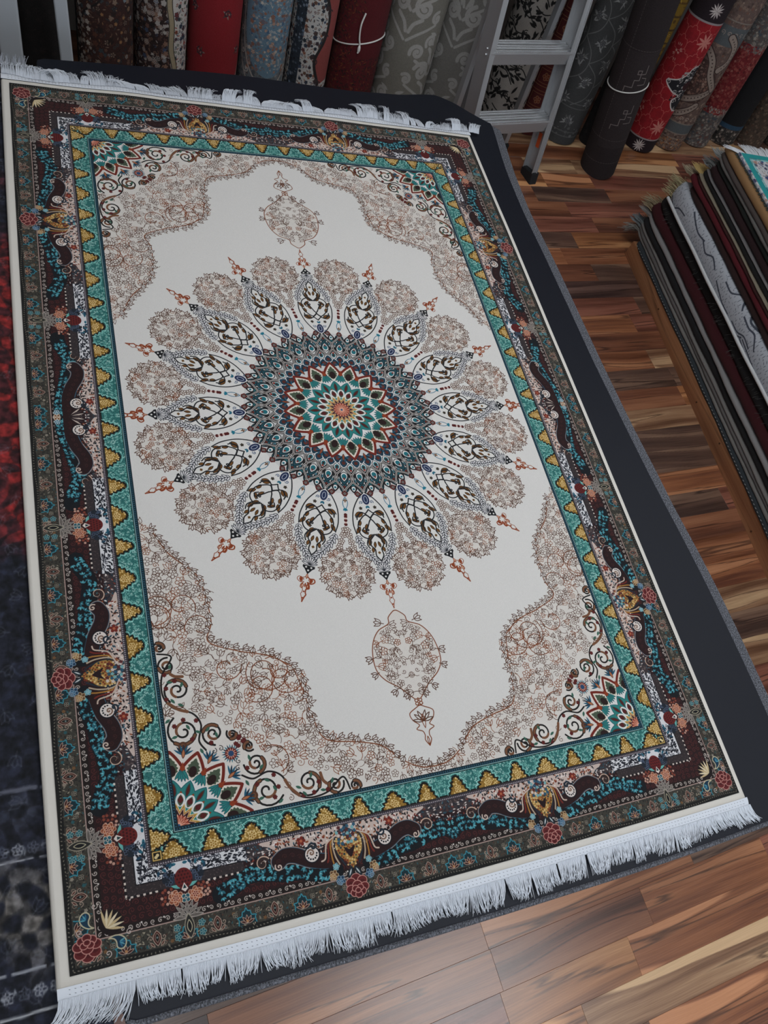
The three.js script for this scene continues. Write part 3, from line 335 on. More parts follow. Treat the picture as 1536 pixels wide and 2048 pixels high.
function threads(list, r = 0.0011, sides = 3) {          // list of polylines -> one geometry of thin yarns
  const P = [], N = [], I = []; const t = new THREE.Vector3(), a = new THREE.Vector3(), b = new THREE.Vector3();
  for (const pts of list) {
    const base = P.length / 3, n = pts.length;
    for (let i = 0; i < n; i++) {
      const p = pts[Math.max(0, i - 1)], q = pts[Math.min(n - 1, i + 1)]; t.set(q[0] - p[0], q[1] - p[1], q[2] - p[2]).normalize(); a.set(0, 1, 0).addScaledVector(t, -t.y).normalize(); if (a.lengthSq() < 0.5) a.set(1, 0, 0); b.crossVectors(t, a);
      for (let k = 0; k < sides; k++) { const w = (k / sides) * TAU + Math.PI / 2, cx = Math.cos(w), sx = Math.sin(w), rr = r * (i === n - 1 ? 0.6 : 1); const nx = b.x * cx + a.x * sx, ny = b.y * cx + a.y * sx, nz = b.z * cx + a.z * sx; P.push(pts[i][0] + nx * rr, pts[i][1] + ny * rr, pts[i][2] + nz * rr); N.push(nx, ny, nz); }
    }
    for (let i = 0; i < n - 1; i++) for (let k = 0; k < sides; k++) { const A = base + i * sides + k, B = base + i * sides + ((k + 1) % sides), C = A + sides, D = B + sides; I.push(A, C, B, B, C, D); }
  }
  const g = new THREE.BufferGeometry(); g.setAttribute('position', new THREE.Float32BufferAttribute(P, 3)); g.setAttribute('normal', new THREE.Float32BufferAttribute(N, 3)); g.setAttribute('uv', new THREE.Float32BufferAttribute(new Float32Array((P.length / 3) * 2), 2)); g.setIndex(I); return g;
}

// ---------------------------------------------------------------- the shop: shell, floor, window, ceiling panels (turned a little against the rug)
const ROOM = 0.066, cr = Math.cos(ROOM), sr = Math.sin(ROOM);
const toRoom = (x, z) => [x * cr - z * sr, x * sr + z * cr];        // world -> room axes
const inRoom = (o) => { o.rotation.y = ROOM; return o; };
const X0 = -2.7, X1 = 4.6, Z0 = -2.06, Z1 = 3.6, HC = 2.8;
const plaster = std('#b3afaa', 0.9, { bumpMap: fuzzAt(14, 6), bumpScale: 0.0008 });
const ceilPaint = std('#d8d8d6', 0.95);
inRoom(structure('wall_back', box(X0 - 0.15, X1 + 0.15, 0, HC, Z0 - 0.15, Z0), plaster));
inRoom(structure('wall_left', box(X0 - 0.15, X0, 0, HC, Z0, Z1), plaster));
inRoom(structure('wall_right', box(X1, X1 + 0.15, 0, HC, Z0, Z1), plaster));
inRoom(structure('ceiling', box(X0 - 0.15, X1 + 0.15, HC, HC + 0.15, Z0 - 0.15, Z1 + 0.15), ceilPaint));
const WX0 = -1.6, WX1 = 3.6, WY0 = 0.5, WY1 = 2.5;       // shop window behind the photographer
inRoom(structure('wall_front', mergeGeometries([box(X0 - 0.15, X1 + 0.15, 0, WY0, Z1, Z1 + 0.15), box(X0 - 0.15, X1 + 0.15, WY1, HC, Z1, Z1 + 0.15), box(X0 - 0.15, WX0, WY0, WY1, Z1, Z1 + 0.15), box(WX1, X1 + 0.15, WY0, WY1, Z1, Z1 + 0.15)]), plaster));
{
  const w = put(new THREE.Group(), 'window_1', scene); w.userData.kind = 'structure'; inRoom(w);
  const alu = std('#c9ccce', 0.45, { metalness: 0.6 }), glass = new THREE.MeshPhysicalMaterial({ color: '#ffffff', roughness: 0.02, transmission: 1, thickness: 0, ior: 1.5 });
  mesh('window_frame', mergeGeometries([box(WX0, WX1, WY0, WY0 + 0.06, Z1 + 0.03, Z1 + 0.1), box(WX0, WX1, WY1 - 0.06, WY1, Z1 + 0.03, Z1 + 0.1), ...[WX0, WX0 + 1.71, WX0 + 3.43, WX1 - 0.06].map((x) => box(x, x + 0.06, WY0 + 0.06, WY1 - 0.06, Z1 + 0.03, Z1 + 0.1))]), alu, w);
  for (let k = 0; k < 3; k++) mesh('pane', box(WX0 + 0.06 + k * 1.715, WX0 + 1.715 + k * 1.715, WY0 + 0.06, WY1 - 0.06, Z1 + 0.062, Z1 + 0.068), glass, w);
}
// ceiling panels: a glowing diffuser in a frame and an area light of its size just below it
for (const [x, z, k, turn, where] of [[1.05, 1.75, 0.9, 1, 'over the bare floor at the foot of the pile'], [-0.9, 1.2, 0.55, 0, 'nearest the photographer'], [0.3, -0.45, 1.1, 0, 'over the medallion rug'], [3.1, 0.0, 0.8, 0, 'towards the right wall']]) {
  const p = thing('ceiling_light', `white rectangular ceiling panel ${where}`, 'ceiling light', 'ceiling light panels'); p.position.set(x, HC, z); p.rotation.y = ROOM + (turn * Math.PI) / 2;
  mesh('frame', mergeGeometries([box(-0.32, 0.32, -0.03, 0, -0.62, -0.6), box(-0.32, 0.32, -0.03, 0, 0.6, 0.62), box(-0.32, -0.3, -0.03, 0, -0.6, 0.6), box(0.3, 0.32, -0.03, 0, -0.6, 0.6)]), std('#e6e6e6', 0.5), p);
  mesh('light_diffuser', box(-0.3, 0.3, -0.02, -0.004, -0.6, 0.6), std('#f4f6f8', 0.6, { emissive: PANEL.color, emissiveIntensity: PANEL.glow }), p);
  const L = new THREE.RectAreaLight(PANEL.color, PANEL.light * k, 0.6, 1.2); L.name = 'panel_light'; L.position.set(0, -0.035, 0); L.rotation.x = -Math.PI / 2; p.add(L);
}
// laminate floor: a base under everything, single strips where the boards can be told apart
function woodTex(seed, dark, mid, light, vein, band) {
  const o = seed * 17.3, mix = (a, b, t) => a + (b - a) * Math.min(1, Math.max(0, t)), h = (s) => [1, 3, 5].map((i) => parseInt(s.slice(i, i + 2), 16)), D = h(dark), M = h(mid), L = h(light), V = h(vein);
  return noiseTex(1024, 192, (u, v) => {
    const x = u * 3, y = v, warp = fbm(x * 0.45 + o, y * 0.8 + o, 2) * 0.09, g = fbm(x * 0.2 + o, (y + warp) * 3.1 + o, 3), f = fbm(x * 1.6 + o, (y + warp * 0.7) * 60, 2), kn = fbm(x * 0.9 - o, y * 2.1, 2);
    const t = 0.5 + g * 0.9 + f * 0.16, lo = fbm(x * 0.16 - o, (y + warp) * 1.6 - o, 2);
    let c = t < 0.5 ? [0, 1, 2].map((i) => mix(D[i], M[i], t * 2)) : [0, 1, 2].map((i) => mix(M[i], L[i], (t - 0.5) * 2));
    const ve = Math.max(0, 1 - Math.abs(g + lo * 0.5 - 0.2 + f * 0.05) * 16); c = c.map((q, i) => mix(q, V[i], ve * 0.6));
    if (band && lo > band) c = c.map((q, i) => mix(q, L[i] * 1.08, Math.min(1, (lo - band) * 22)));
    if (kn > 0.66) c = c.map((q, i) => mix(q, V[i], (kn - 0.66) * 4));
    return c.map((q) => Math.max(0, Math.min(255, q + f * 11)));
  });
}
const WOODS = [['#643a26', '#955f42', '#b57d58', '#34201a'], ['#523226', '#80503a', '#a06c4e', '#281814'], ['#74482e', '#a87048', '#c99264', '#44281a', 0.34], ['#42302a', '#664c40', '#8c6e5a', '#201614'], ['#6c4a36', '#a07a5c', '#d2ae86', '#3e2a20', 0.2], ['#583428', '#885444', '#a86e58', '#261614', 0.38], ['#9a765a', '#c6a282', '#dcbe9e', '#664834'], ['#342624', '#503a34', '#765a50', '#1a1212'], ['#623a2c', '#9a6242', '#c08660', '#30201a', 0.3]]
  .map((w, i) => { const m = new THREE.MeshPhysicalMaterial({ color: '#ffffff', roughness: 0.3, ior: 1.75, map: woodTex(i + 1, ...w), bumpMap: fuzzAt(3, 3), bumpScale: 0.00008 }); return m; });
const floorTop = 0;
const floor = structure('floor', box(X0 - 0.15, X1 + 0.15, -0.12, -0.008, Z0 - 0.15, Z1 + 0.15), WOODS[1]); inRoom(floor);
{
  const g = floor.geometry, p = g.attributes.position, uv = g.attributes.uv; for (let i = 0; i < p.count; i++) uv.setXY(i, p.getX(i) / 1.2, p.getZ(i) / 0.26);
  function strip(x0, x1, z0, z1, u0, v0) {               // a chamfered strip, 18 triangles
    const b = 0.0004, y = 0, P = [[x0, -0.008, z0], [x1, -0.008, z0], [x1, -0.008, z1], [x0, -0.008, z1], [x0, y - b, z0], [x1, y - b, z0], [x1, y - b, z1], [x0, y - b, z1], [x0 + b, y, z0 + b], [x1 - b, y, z0 + b], [x1 - b, y, z1 - b], [x0 + b, y, z1 - b]];
    const q = [[8, 11, 10, 9]]; for (let k = 0; k < 4; k++) { const n = (k + 1) % 4; q.push([k + 4, k + 8, n + 8, n + 4], [k, k + 4, n + 4, n]); }
    const A = [], U = []; for (const f of q) for (const i of [0, 1, 2, 0, 2, 3]) { const c = P[f[i]]; A.push(...c); U.push((c[0] - x0) / 1.25 + u0, (c[2] - z0) / 0.26 + v0); }
    const G = new THREE.BufferGeometry(); G.setAttribute('position', new THREE.Float32BufferAttribute(A, 3)); G.setAttribute('uv', new THREE.Float32BufferAttribute(U, 2)); G.computeVertexNormals(); return G;
  }
  const rand = rng(29), SW = 0.0905, bins = [0, 1, 2, 5, 8, 4, 3, 0, 2, 1, 8, 6, 5, 7, 3, 4];
  // areas (room axes) in which the photograph shows bare floor
  const shown = (x, z) => { const X = x * cr + z * sr, Z = -x * sr + z * cr; return (X > 0.72 && X < 1.86 && Z > -2 && Z < 1.35) || (X > -0.95 && X < 1.75 && Z > 1.02 && Z < 2.2) || (X > 1.7 && X < 2.9 && Z > -2 && Z < -0.8); };
  const others = [];
  for (let r = 0, z = -2.04; z < 2.3; r++, z += SW) {
    let x = -1.2 - rand() * 0.4;
    while (x < 3.1) { const L = 0.24 + rand() * 0.46, e = x + L, m = bins[Math.floor(rand() * bins.length)], u0 = rand() * (1 - L / 1.25), v0 = rand() * 0.65; let any = false; for (let k = 0; k <= 6; k++) if (shown(x + (L * k) / 6, z + SW / 2)) any = true; if (any) { const o = new THREE.Mesh(strip(x + 0.0001, e - 0.0001, z + 0.0001, z + SW - 0.0001, u0, v0), WOODS[m]); put(o, 'floor_strip', floor); others.push(o); } x = e; }
  }
  console.log('floor strips', others.length);
}
// ---------------------------------------------------------------- the medallion rug
const TOP = 0.4;                                          // height of its pile above the floor
const bow = (X, Z) => [X * (1 + 0.0085 * (1 - (Z / RL) ** 2)), Z * (1 + 0.007 * (1 - (X / RW) ** 2)) + 0.012 * (1 - (Z / RL) ** 2)];
const swell = (x, z) => 0.0022 * fbm(x * 1.6 + 4, z * 1.6, 2) + (z < -1.0 ? (-1.0 - z) * 0.02 * (1 + n2(x * 3, 1)) : 0);
const rugMap = new THREE.CanvasTexture(paintRug(1334, 2048)); rugMap.colorSpace = THREE.SRGBColorSpace; rugMap.magFilter = THREE.LinearFilter;
const rug = thing('medallion_rug', 'cream medallion rug with teal and gold border, white fringes, spread over the charcoal underlay', 'rug');
rug.position.set(0, TOP, 0);
{
  const pileMat = std('#ffffff', 0.95, { map: rugMap, bumpMap: fuzzAt(150, 230), bumpScale: 0.0006 }); pileMat.name = 'woven pile';
  mesh('pile', gridGeo(96, 144, (u, v) => { const [x, z] = bow((u * 2 - 1) * RW, (v * 2 - 1) * RL); return [x, 0.0006 + swell(x, z), z]; }, (u, v) => [Math.abs(u * 2 - 1), 1 - Math.abs(v * 2 - 1)]), pileMat, rug);
  // cream backing that shows as a margin all round, with a rounded edge
  const cream = std('#f0ebe2', 0.92, { bumpMap: fuzzAt(120, 180), bumpScale: 0.0005 }), A = -RW - 0.0215, B = RW + 0.0165, N = 40, M = 60, prof = [[0, -0.0085], [0.0006, -0.004], [0.0035, -0.0008], [0.0075, 0]];
  const g = gridGeo(200, 60, (u, v) => { const k = Math.round(u * 200); let X, drop = 0; const L = B - A - 0.012; if (k < 4) { X = A + prof[k][0]; drop = prof[k][1]; } else if (k > 196) { X = B - prof[200 - k][0]; drop = prof[200 - k][1]; } else X = A + 0.0075 + ((k - 4) / 192) * (B - A - 0.015); const Z = (v * 2 - 1) * (RL + 0.015), q = Math.max(-RL, Math.min(RL, Z)), [x, z] = bow(X, q); return [x, drop + swell(x, z) - 0.0012, z + Z - q]; });
  mesh('selvedge', g, cream, rug);
  // fringe at both ends: a woven tape with two rows of stitches, and the yarns
  const tapeMat = std('#dfe4ec', 0.9, { bumpMap: fuzzAt(160, 6), bumpScale: 0.00015 }), yarn = std('#dde2ea', 0.9);
  for (const end of [1, -1]) {
    const rand = rng(end > 0 ? 41 : 42), edgeZ = (x) => bow(x, end * RL)[1] + end * 0.0135, wob = (x) => (end < 0 ? 0.004 * n2(x * 3, 5) + (x > 0.45 ? -0.006 * n2(x * 9, 2) : 0) : 0.0015 * n2(x * 4, 9)), lift = (x) => (end < 0 ? 0.004 + 0.01 * Math.max(0, n2(x * 5, 3)) : 0.0);
    const tape = mesh('fringe_tape', gridGeo(120, 4, (u, v) => { const x = A + 0.001 + u * (B - A - 0.002); return [x, 0.0016 - v * v * 0.005 + swell(x, end * RL) + lift(x) * v * 0.5, edgeZ(x) + end * v * 0.017 + wob(x) * v]; }), tapeMat, rug);
    const st = []; for (const row of [0.25, 0.62]) for (let x = A + 0.02; x < B - 0.01; x += 0.0088) { const z = edgeZ(x) + end * row * 0.017 + wob(x) * row, y = 0.0019 - row * row * 0.005 + swell(x, end * RL) + lift(x) * row * 0.5; st.push([[x - 0.0012, y, z], [x + 0.0012, y, z + end * 0.0008]]); }
    stuff(mesh('stitches', threads(st, 0.0006), std('#8f949e', 0.9), tape));
    const list = []; let x = A + 0.002;
    while (x < B - 0.002) {                                  // yarns in loose tufts
      const n = 9 + Math.floor(rand() * 16), w = n * 0.0021, tilt = (rand() - 0.5) * (end < 0 ? 1.1 : 0.55) + (end > 0 && x < A + 0.1 ? -0.75 : 0) + (end > 0 && x > B - 0.12 ? 0.35 : 0), len = (end > 0 ? 0.036 : 0.044) + rand() * (end > 0 ? 0.012 : 0.022) + (end > 0 && x < A + 0.12 ? 0.014 : 0), pinch = (rand() - 0.5) * 0.5, raise = end < 0 ? rand() * 0.03 : rand() * 0.004, sweep = end < 0 && rand() < 0.3 ? (rand() - 0.5) * 1.6 : 0;
      for (let k = 0; k < n; k++) for (let two = 0; two < 2; two++) {
        const x0 = x + ((k + 0.25 + two * 0.5) / n) * w, t = k / (n - 1) - 0.5, L = len * (0.9 + rand() * 0.16), a = tilt + sweep - t * pinch + (rand() - 0.5) * 0.16, z0 = edgeZ(x0) + end * 0.0155 + wob(x0), y0 = -0.0028 + swell(x0, end * RL) + lift(x0) * 0.5 + two * 0.0006, pts = [], bend = (rand() - 0.5) * 0.4;
        for (let i = 0; i <= 4; i++) { const s = i / 4, q = a * s + bend * s * s; pts.push([x0 + Math.sin(q) * L * s, Math.max(-0.0128, y0 - s * 0.009 - s * s * 0.002 + raise * Math.sin(s * Math.PI * 0.8) + rand() * 0.0012), z0 + end * Math.cos(q) * L * s]); }
        list.push(pts);
      }
      x += w + (rand() < (end < 0 ? 0.2 : 0.14) ? 0.002 + rand() * 0.005 : 0);
    }
    stuff(mesh('fringe', threads(list, 0.00085), yarn, rug));
  }
}
// ---------------------------------------------------------------- what it lies on: underlay, grey felt rug, pile of folded rugs
function slabGeo(outline, y0, y1, r = 0.004, seg = 3) {     // a flat sheet cut to an outline (x, z), with rounded rim
  const s = new THREE.Shape(outline.map(([x, z]) => new THREE.Vector2(x, -z))); const g = new THREE.ExtrudeGeometry(s, { depth: Math.max(0.0004, y1 - y0 - 2 * r), bevelEnabled: true, bevelThickness: r, bevelSize: r, bevelOffset: -r, bevelSegments: seg, curveSegments: 4 }); g.rotateX(-Math.PI / 2); g.translate(0, y0 + r, 0); return g;
}
function dense(pts, n = 6) { const v = pts.map(([x, z]) => new THREE.Vector3(x, 0, z)), c = new THREE.CatmullRomCurve3(v, true, 'catmullrom', 0.35); return c.getPoints(pts.length * n).slice(0, -1).map((p) => [p.x, p.z]); }
const matLine = [[0.868, -1.215], [0.846, -1.0], [0.842, -0.794], [0.85, -0.6], [0.856, -0.397], [0.862, -0.15], [0.874, 0.082], [0.884, 0.25], [0.893, 0.353], [0.906, 0.5], [0.914, 0.617], [0.919, 0.74], [0.922, 0.855], [0.922, 1.0], [0.92, 1.12], [0.9, 1.18], [0.79, 1.187], [0.6, 1.195], [0.395, 1.2], [0.061, 1.203], [-0.312, 1.203], [-0.58, 1.203], [-0.64, 1.198], [-0.65, 1.14], [-0.65, 0.6], [-0.65, 0], [-0.65, -0.6], [-0.65, -1.2], [-0.64, -1.262], [-0.58, -1.272], [-0.3, -1.298], [-0.04, -1.315], [0.15, -1.314], [0.34, -1.313], [0.45, -1.322], [0.53, -1.328], [0.61, -1.345], [0.676, -1.353], [0.74, -1.325], [0.79, -1.285], [0.83, -1.256], [0.853, -1.24]];
tag(mesh('underlay', slabGeo(dense(matLine, 3), 0.374, 0.3855, 0.003), new THREE.MeshPhysicalMaterial({ color: '#1b1e27', roughness: 0.46, specularIntensity: 0.6, bumpMap: fuzzAt(60, 60), bumpScale: 0.0002 })), 'plain charcoal sheet with a smooth face that lies directly under the cream medallion rug', 'underlay');
const feltTex = noiseTex(512, 512, (() => { const g = rng(14); return (u, v) => { const q = fbm(u * 60, v * 60, 3), k = g(), b = 118 + q * 70 + (k - 0.5) * 60 - (fbm(u * 90 + 7, v * 90, 2) > 0.32 ? 55 : 0); return [b * 0.97, b * 0.99, b * 1.06]; }; })()); feltTex.repeat.set(3, 3);
const rr9 = rng(9), feltLine = matLine.map(([x, z]) => [x + (x > 0.82 ? 0.042 + (rr9() - 0.5) * 0.004 : 0), z + (z > 1.15 ? 0.011 : 0) + (z < -1.2 ? 0.012 : 0)]);
tag(mesh('felt_rug', slabGeo(dense(feltLine, 3), 0.3585, 0.374, 0.006), std('#ffffff', 0.95, { map: feltTex, bumpMap: fuzzAt(20, 20), bumpScale: 0.002 })), 'mottled light grey rug whose edge peeks out from under the charcoal sheet', 'rug');
{
  const p = thing('rug_pile', 'knee-high pile of folded rugs carrying the grey felt rug and charcoal sheet', 'rug pile'), cols = ['#3a2a2a', '#55504c', '#4a1a1e', '#2c3038', '#6a625a', '#3b2d24', '#23262c'];
  for (let k = 0; k < 7; k++) { const y0 = k * 0.0512, i = 0.012 + ((k * 37) % 11) * 0.002; mesh('folded_layer', rbox(-0.645 + i, 0.868 - i, y0, y0 + 0.0511, -1.24 + i, 1.19 - i, 0.018), std(cols[k], 0.95, { bumpMap: fuzzAt(30, 30), bumpScale: 0.001 }), p); }
}
// ---------------------------------------------------------------- overdyed navy and red rug on the neighbouring pile
{
  const W = 620, H = 1024, cv = makeCanvas(W, H), c = cv.getContext('2d'), rand = rng(51), im = c.createImageData(W, H), x0 = -1.85, z0 = -1.22, w = 1.23, h = 2.62;
  const cl = (v) => Math.max(0, Math.min(1, v));
  for (let j = 0; j < H; j++) for (let i = 0; i < W; i++) {
    const z = z0 + (j / H) * h, x = x0 + (i / W) * w, n = fbm(x * 5, z * 5, 4), f = fbm(x * 38, z * 38, 3), p = Math.sin(x * 95 + 2 * n2(x * 9, z * 9)) * Math.sin(z * 88 + 2 * n2(z * 9, x * 9 + 5));
    const red = cl((0.62 - Math.abs(z + 0.12)) * 4 + n * 1.4 - 0.25), beige = cl((0.1 - Math.abs(z - 1.0)) * 14 + n * 1.2 - 0.2) * 0.8, pale = cl(n * 2.2 - 0.35 + (z < -0.75 ? 0.3 : 0));
    const k = 0.72 + f * 0.55 + (p > 0.1 ? 0.16 : -0.06);
    let q = [46, 50, 68]; q = q.map((v, a) => v + ([176, 52, 52][a] - v) * red * (0.55 + 0.45 * cl(p * 3 + 0.6))); q = q.map((v, a) => v + ([164, 156, 146][a] - v) * beige * cl(p * 2 + 0.8)); q = q.map((v, a) => v + ([112, 116, 132][a] - v) * pale * (1 - red) * 0.45 * cl(p * 2 + 0.7));
    const o = (j * W + i) * 4; for (let a = 0; a < 3; a++) im.data[o + a] = Math.max(0, Math.min(255, q[a] * k)); im.data[o + 3] = 255;
  }
  c.putImageData(im, 0, 0); c.scale(W / w, H / h); c.translate(-x0, -z0); c.lineCap = 'round';
  for (const [z, lw, col] of [[0.8, 0.008, '#6d7080'], [0.918, 0.003, '#c9ccd4'], [1.088, 0.0045, '#b8bcc6'], [1.15, 0.004, '#d2d5da'], [-1.05, 0.004, '#8a8e9c']]) { c.strokeStyle = col; c.lineWidth = lw; c.beginPath(); for (let x = x0; x < x0 + w; x += 0.01) if (rand() < 0.88) { c.moveTo(x, z + 0.002 * n2(x * 20, z)); c.lineTo(x + 0.009, z + 0.002 * n2(x * 20 + 0.2, z)); } c.stroke(); }
  for (let x = x0; x < x0 + w; x += 0.024) { for (const z of [0.9, 1.12]) { c.lineWidth = 0.002; blossom(c, x, z, 0.009, x * 9, null, rand() < 0.6 ? '#c3c7d0' : '#6d7284'); leaf(c, x + 0.012, z, 0.012, 0.004, rand() * 6, '#aeb3bf'); } }
  for (const [x, y] of scatter(rand, x0, x0 + w, z0, z0 + h, 0.05, () => true)) { c.lineWidth = 0.0016; c.globalAlpha = 0.4; tulip(c, x, y, 0.014, rand() * 6, null, '#8d92a2'); curl(c, x + 0.02, y, 0.012, rand() * 6, 1.2, 1, '#1a1d28', 0.003); c.globalAlpha = 1; }
  const g = rbox(x0, x0 + w - 0.044, 0.374, 0.3855, z0, z0 + h, 0.004), P = g.attributes.position, U = g.attributes.uv; for (let i = 0; i < P.count; i++) U.setXY(i, (P.getX(i) - x0) / w, 1 - (P.getZ(i) - z0) / h);
  tag(mesh('overdyed_rug', g, std('#ffffff', 0.95, { map: tex(cv), bumpMap: fuzzAt(80, 160), bumpScale: 0.001 })), 'faded navy blue and red overdyed rug along the left edge of the medallion rug', 'rug');
  const p = thing('rug_pile', 'pile of folded rugs beneath the faded navy and red rug', 'rug pile'), cols = ['#2b2d36', '#5a4a42', '#34323a', '#4c2428', '#2a2c33', '#55534f', '#2c2f38'];
  for (let k = 0; k < 7; k++) { const y0 = k * 0.0534, i = ((k * 29) % 9) * 0.002; mesh('folded_layer', rbox(x0 + 0.01 + i, -0.672 - i, y0, y0 + 0.0533, z0 + 0.012 + i, z0 + h - 0.012 - i, 0.018), std(cols[k], 0.95), p); }
  // its pale fringe at the far end, half under the rug
  const rand2 = rng(63), list = []; for (let x = -0.99; x < -0.68; x += 0.0016) { const L = 0.045 + rand2() * 0.02, a = (rand2() - 0.5) * 0.5; list.push([[x, 0.384, z0 + 0.004], [x + a * L * 0.5, 0.383, z0 - L * 0.5], [x + a * L, 0.376, z0 - L]]); }
  const fr = stuff(mesh('fringe', threads(list, 0.0011), std('#b9bec8', 0.95), scene.getObjectByName('overdyed_rug')));
}
// ---------------------------------------------------------------- rolled rugs leaning against the back wall
// every roll: a spiral of pile fabric along an axis; the print wraps it (u = round the roll, v = up from the floor)
function rollGeo(r, len, seamAt) {
  const N = 44, M = 6, P = [], U = [], I = [];
  const ring = (i) => { const t = i / N, a = seamAt + t * TAU, q = r * (0.955 + 0.045 * t); return [Math.cos(a) * q, Math.sin(a) * q]; };
  for (let j = 0; j <= M; j++) for (let i = 0; i <= N; i++) { const [x, z] = ring(i), b = j === 0 ? 0.97 : 1; P.push(x * b, j === 0 ? 0 : j === 1 ? 0.008 : ((j - 1) / (M - 1)) * len, z * b); U.push(i / N, (j / M) * 1); }
  for (let i = 0; i < P.length / 3; i++) U[i * 2 + 1] = P[i * 3 + 1];
  for (let j = 0; j < M; j++) for (let i = 0; i < N; i++) { const a = j * (N + 1) + i, b = a + 1, d = a + N + 1, e = d + 1; I.push(a, d, b, b, d, e); }
  const g = new THREE.BufferGeometry(); g.setAttribute('position', new THREE.Float32BufferAttribute(P, 3)); g.setAttribute('uv', new THREE.Float32BufferAttribute(U, 2)); g.setIndex(I); g.computeVertexNormals(); return g;
}
function rollEnd(r, y, seamAt) {                             // one end: the wound layers stand a little proud of the closed core
  const pts = [], turns = 5, n = 120; for (let i = 0; i <= n; i++) { const t = i / n, a = seamAt + t * turns * TAU, q = r * 0.955 * (0.12 + 0.85 * t); pts.push([Math.cos(a) * q, Math.sin(a) * q, q]); }
  const d = r * 0.955 * 0.07; return gridGeo(n, 3, (u, v) => { const p = pts[Math.round(u * n)], k = Math.round(v * 3), f = k === 0 ? 0 : k === 1 ? 0.45 : k === 2 ? 0.8 : 1, s = 1 - ((1 - f) * d) / p[2] * 2.3; return [p[0] * s, y + (y < 0.5 ? 1 : -1) * (k === 1 || k === 2 ? 0 : 0.006) + (y < 0.5 ? 0 : 0.011), p[1] * s]; });
}
const CAM = camera.position;
function roll(label, base, dir, r, len, paint, back, o = {}) {
  const t = thing('rolled_rug', label, 'rolled rug', 'rolled rugs along the back wall'), d = new THREE.Vector3(...dir).normalize();
  t.position.set(...base); t.quaternion.setFromUnitVectors(new THREE.Vector3(0, 1, 0), d);
  // the seam is turned away from the room so that the middle of the print faces the aisle
  const v = new THREE.Vector3(CAM.x - base[0], 0, CAM.z - base[2]).applyQuaternion(t.quaternion.clone().invert()), face = Math.atan2(v.z, v.x);
  const W = 512, H = 1024, w = TAU * r, h = w * 2, cv = makeCanvas(W, H), c = cv.getContext('2d'); c.save(); c.translate(W, H); c.scale(-W / w, -H / h); c.lineCap = 'round'; c.lineJoin = 'round'; paint(c, w, h, rng(Math.round(base[0] * 1000) + 500)); c.restore();
  const T = tex(cv, 1, 1 / h), rand = rng(5), im = c.getImageData(0, 0, W, H); for (let i = 0; i < im.data.length; i += 4) { const n = (rand() - 0.5) * 22; for (let k = 0; k < 3; k++) im.data[i + k] += n; } c.putImageData(im, 0, 0);
  // u grows with the angle; u = 0.5 has to face the aisle
  mesh('pile', rollGeo(r, len, face - Math.PI + (o.turn ?? 0)), std('#ffffff', 0.95, { map: T, bumpMap: fuzzAt(40, 60), bumpScale: 0.0012 }), t);
  for (const y of [0.001, len - 0.012]) mesh('wound_end', rollEnd(r, y, face - Math.PI + (o.turn ?? 0)), std(back, 0.95), t);
  return { t, face, r };
}
const fillAll = (c, w, h, f) => { c.fillStyle = f; c.fillRect(0, 0, w, h); };
function sprinkle(c, w, h, rand, gap, cols, size, y0 = 0, y1 = h, x0 = 0, x1 = w) { gap *= 0.62; size *= 0.72; for (const [x, y] of scatter(rand, x0, x1, y0, y1, gap, () => true)) { const k = rand(), col = cols[Math.floor(rand() * cols.length)], a = rand() * TAU; c.lineWidth = size * 0.16; if (k < 0.35) blossom(c, x, y, size * (0.5 + rand() * 0.4), a, col, rand() < 0.5 ? cols[0] : null); else if (k < 0.75) leaf(c, x, y, size * (0.9 + rand() * 0.8), size * 0.3, a, col); else curl(c, x, y, size * 0.6, a, 1.2, 1, col, size * 0.18); } }
function damask(c, w, h, rand, col) { const S = w / 2.2; for (let j = -1; j < h / (S * 0.75); j++) for (let i = -1; i < 3; i++) { const x = (i + (j % 2 ? 0.5 : 0)) * S + w * 0.02, y = j * S * 0.75; for (const q of [-1, 1]) { for (const [a, b, r, t, lw] of [[0.16, 0.12, 0.13, 1.5, 0.04], [0.3, 0.36, 0.1, 1.4, 0.035], [0.13, 0.5, 0.085, 1.4, 0.03], [0.36, 0.02, 0.075, 1.3, 0.03]]) { curl(c, x + q * a * S, y + b * S, r * S, 1.4 + b * 3 + (q < 0 ? 1 : 0), t, q, col, lw * S * 1.35); c.lineWidth = lw * S * 1.1; c.strokeStyle = col; smooth(c, [[x + q * a * S, y + (b - r) * S], [x + q * (a * 0.4) * S, y + (b - 0.2) * S], [x + q * 0.02 * S, y + (b - 0.3) * S]]); c.stroke(); } for (let k = 0; k < 4; k++) leaf(c, x + q * 0.05 * S, y + (0.2 + k * 0.12) * S, 0.13 * S, 0.045 * S, Math.PI / 2 - q * (0.3 + k * 0.3), col); } } }
const R = {};
R.x = roll('near-black rolled rug between the two white uprights', [-0.62, 0, -1.665], [-0.035, 0.9945, -0.095], 0.09, 2.1, (c, w, h, r) => { fillAll(c, w, h, '#15100f'); sprinkle(c, w, h, r, 0.03, ['#1d1615', '#100c0c'], 0.02); }, '#1a1514');
R.y = roll('near-black rolled rug left of the white uprights', [-0.815, 0, -1.66], [-0.035, 0.9945, -0.095], 0.09, 2.1, (c, w, h, r) => { fillAll(c, w, h, '#141112'); sprinkle(c, w, h, r, 0.03, ['#1c1718', '#0f0d0e'], 0.02); }, '#1a1616');
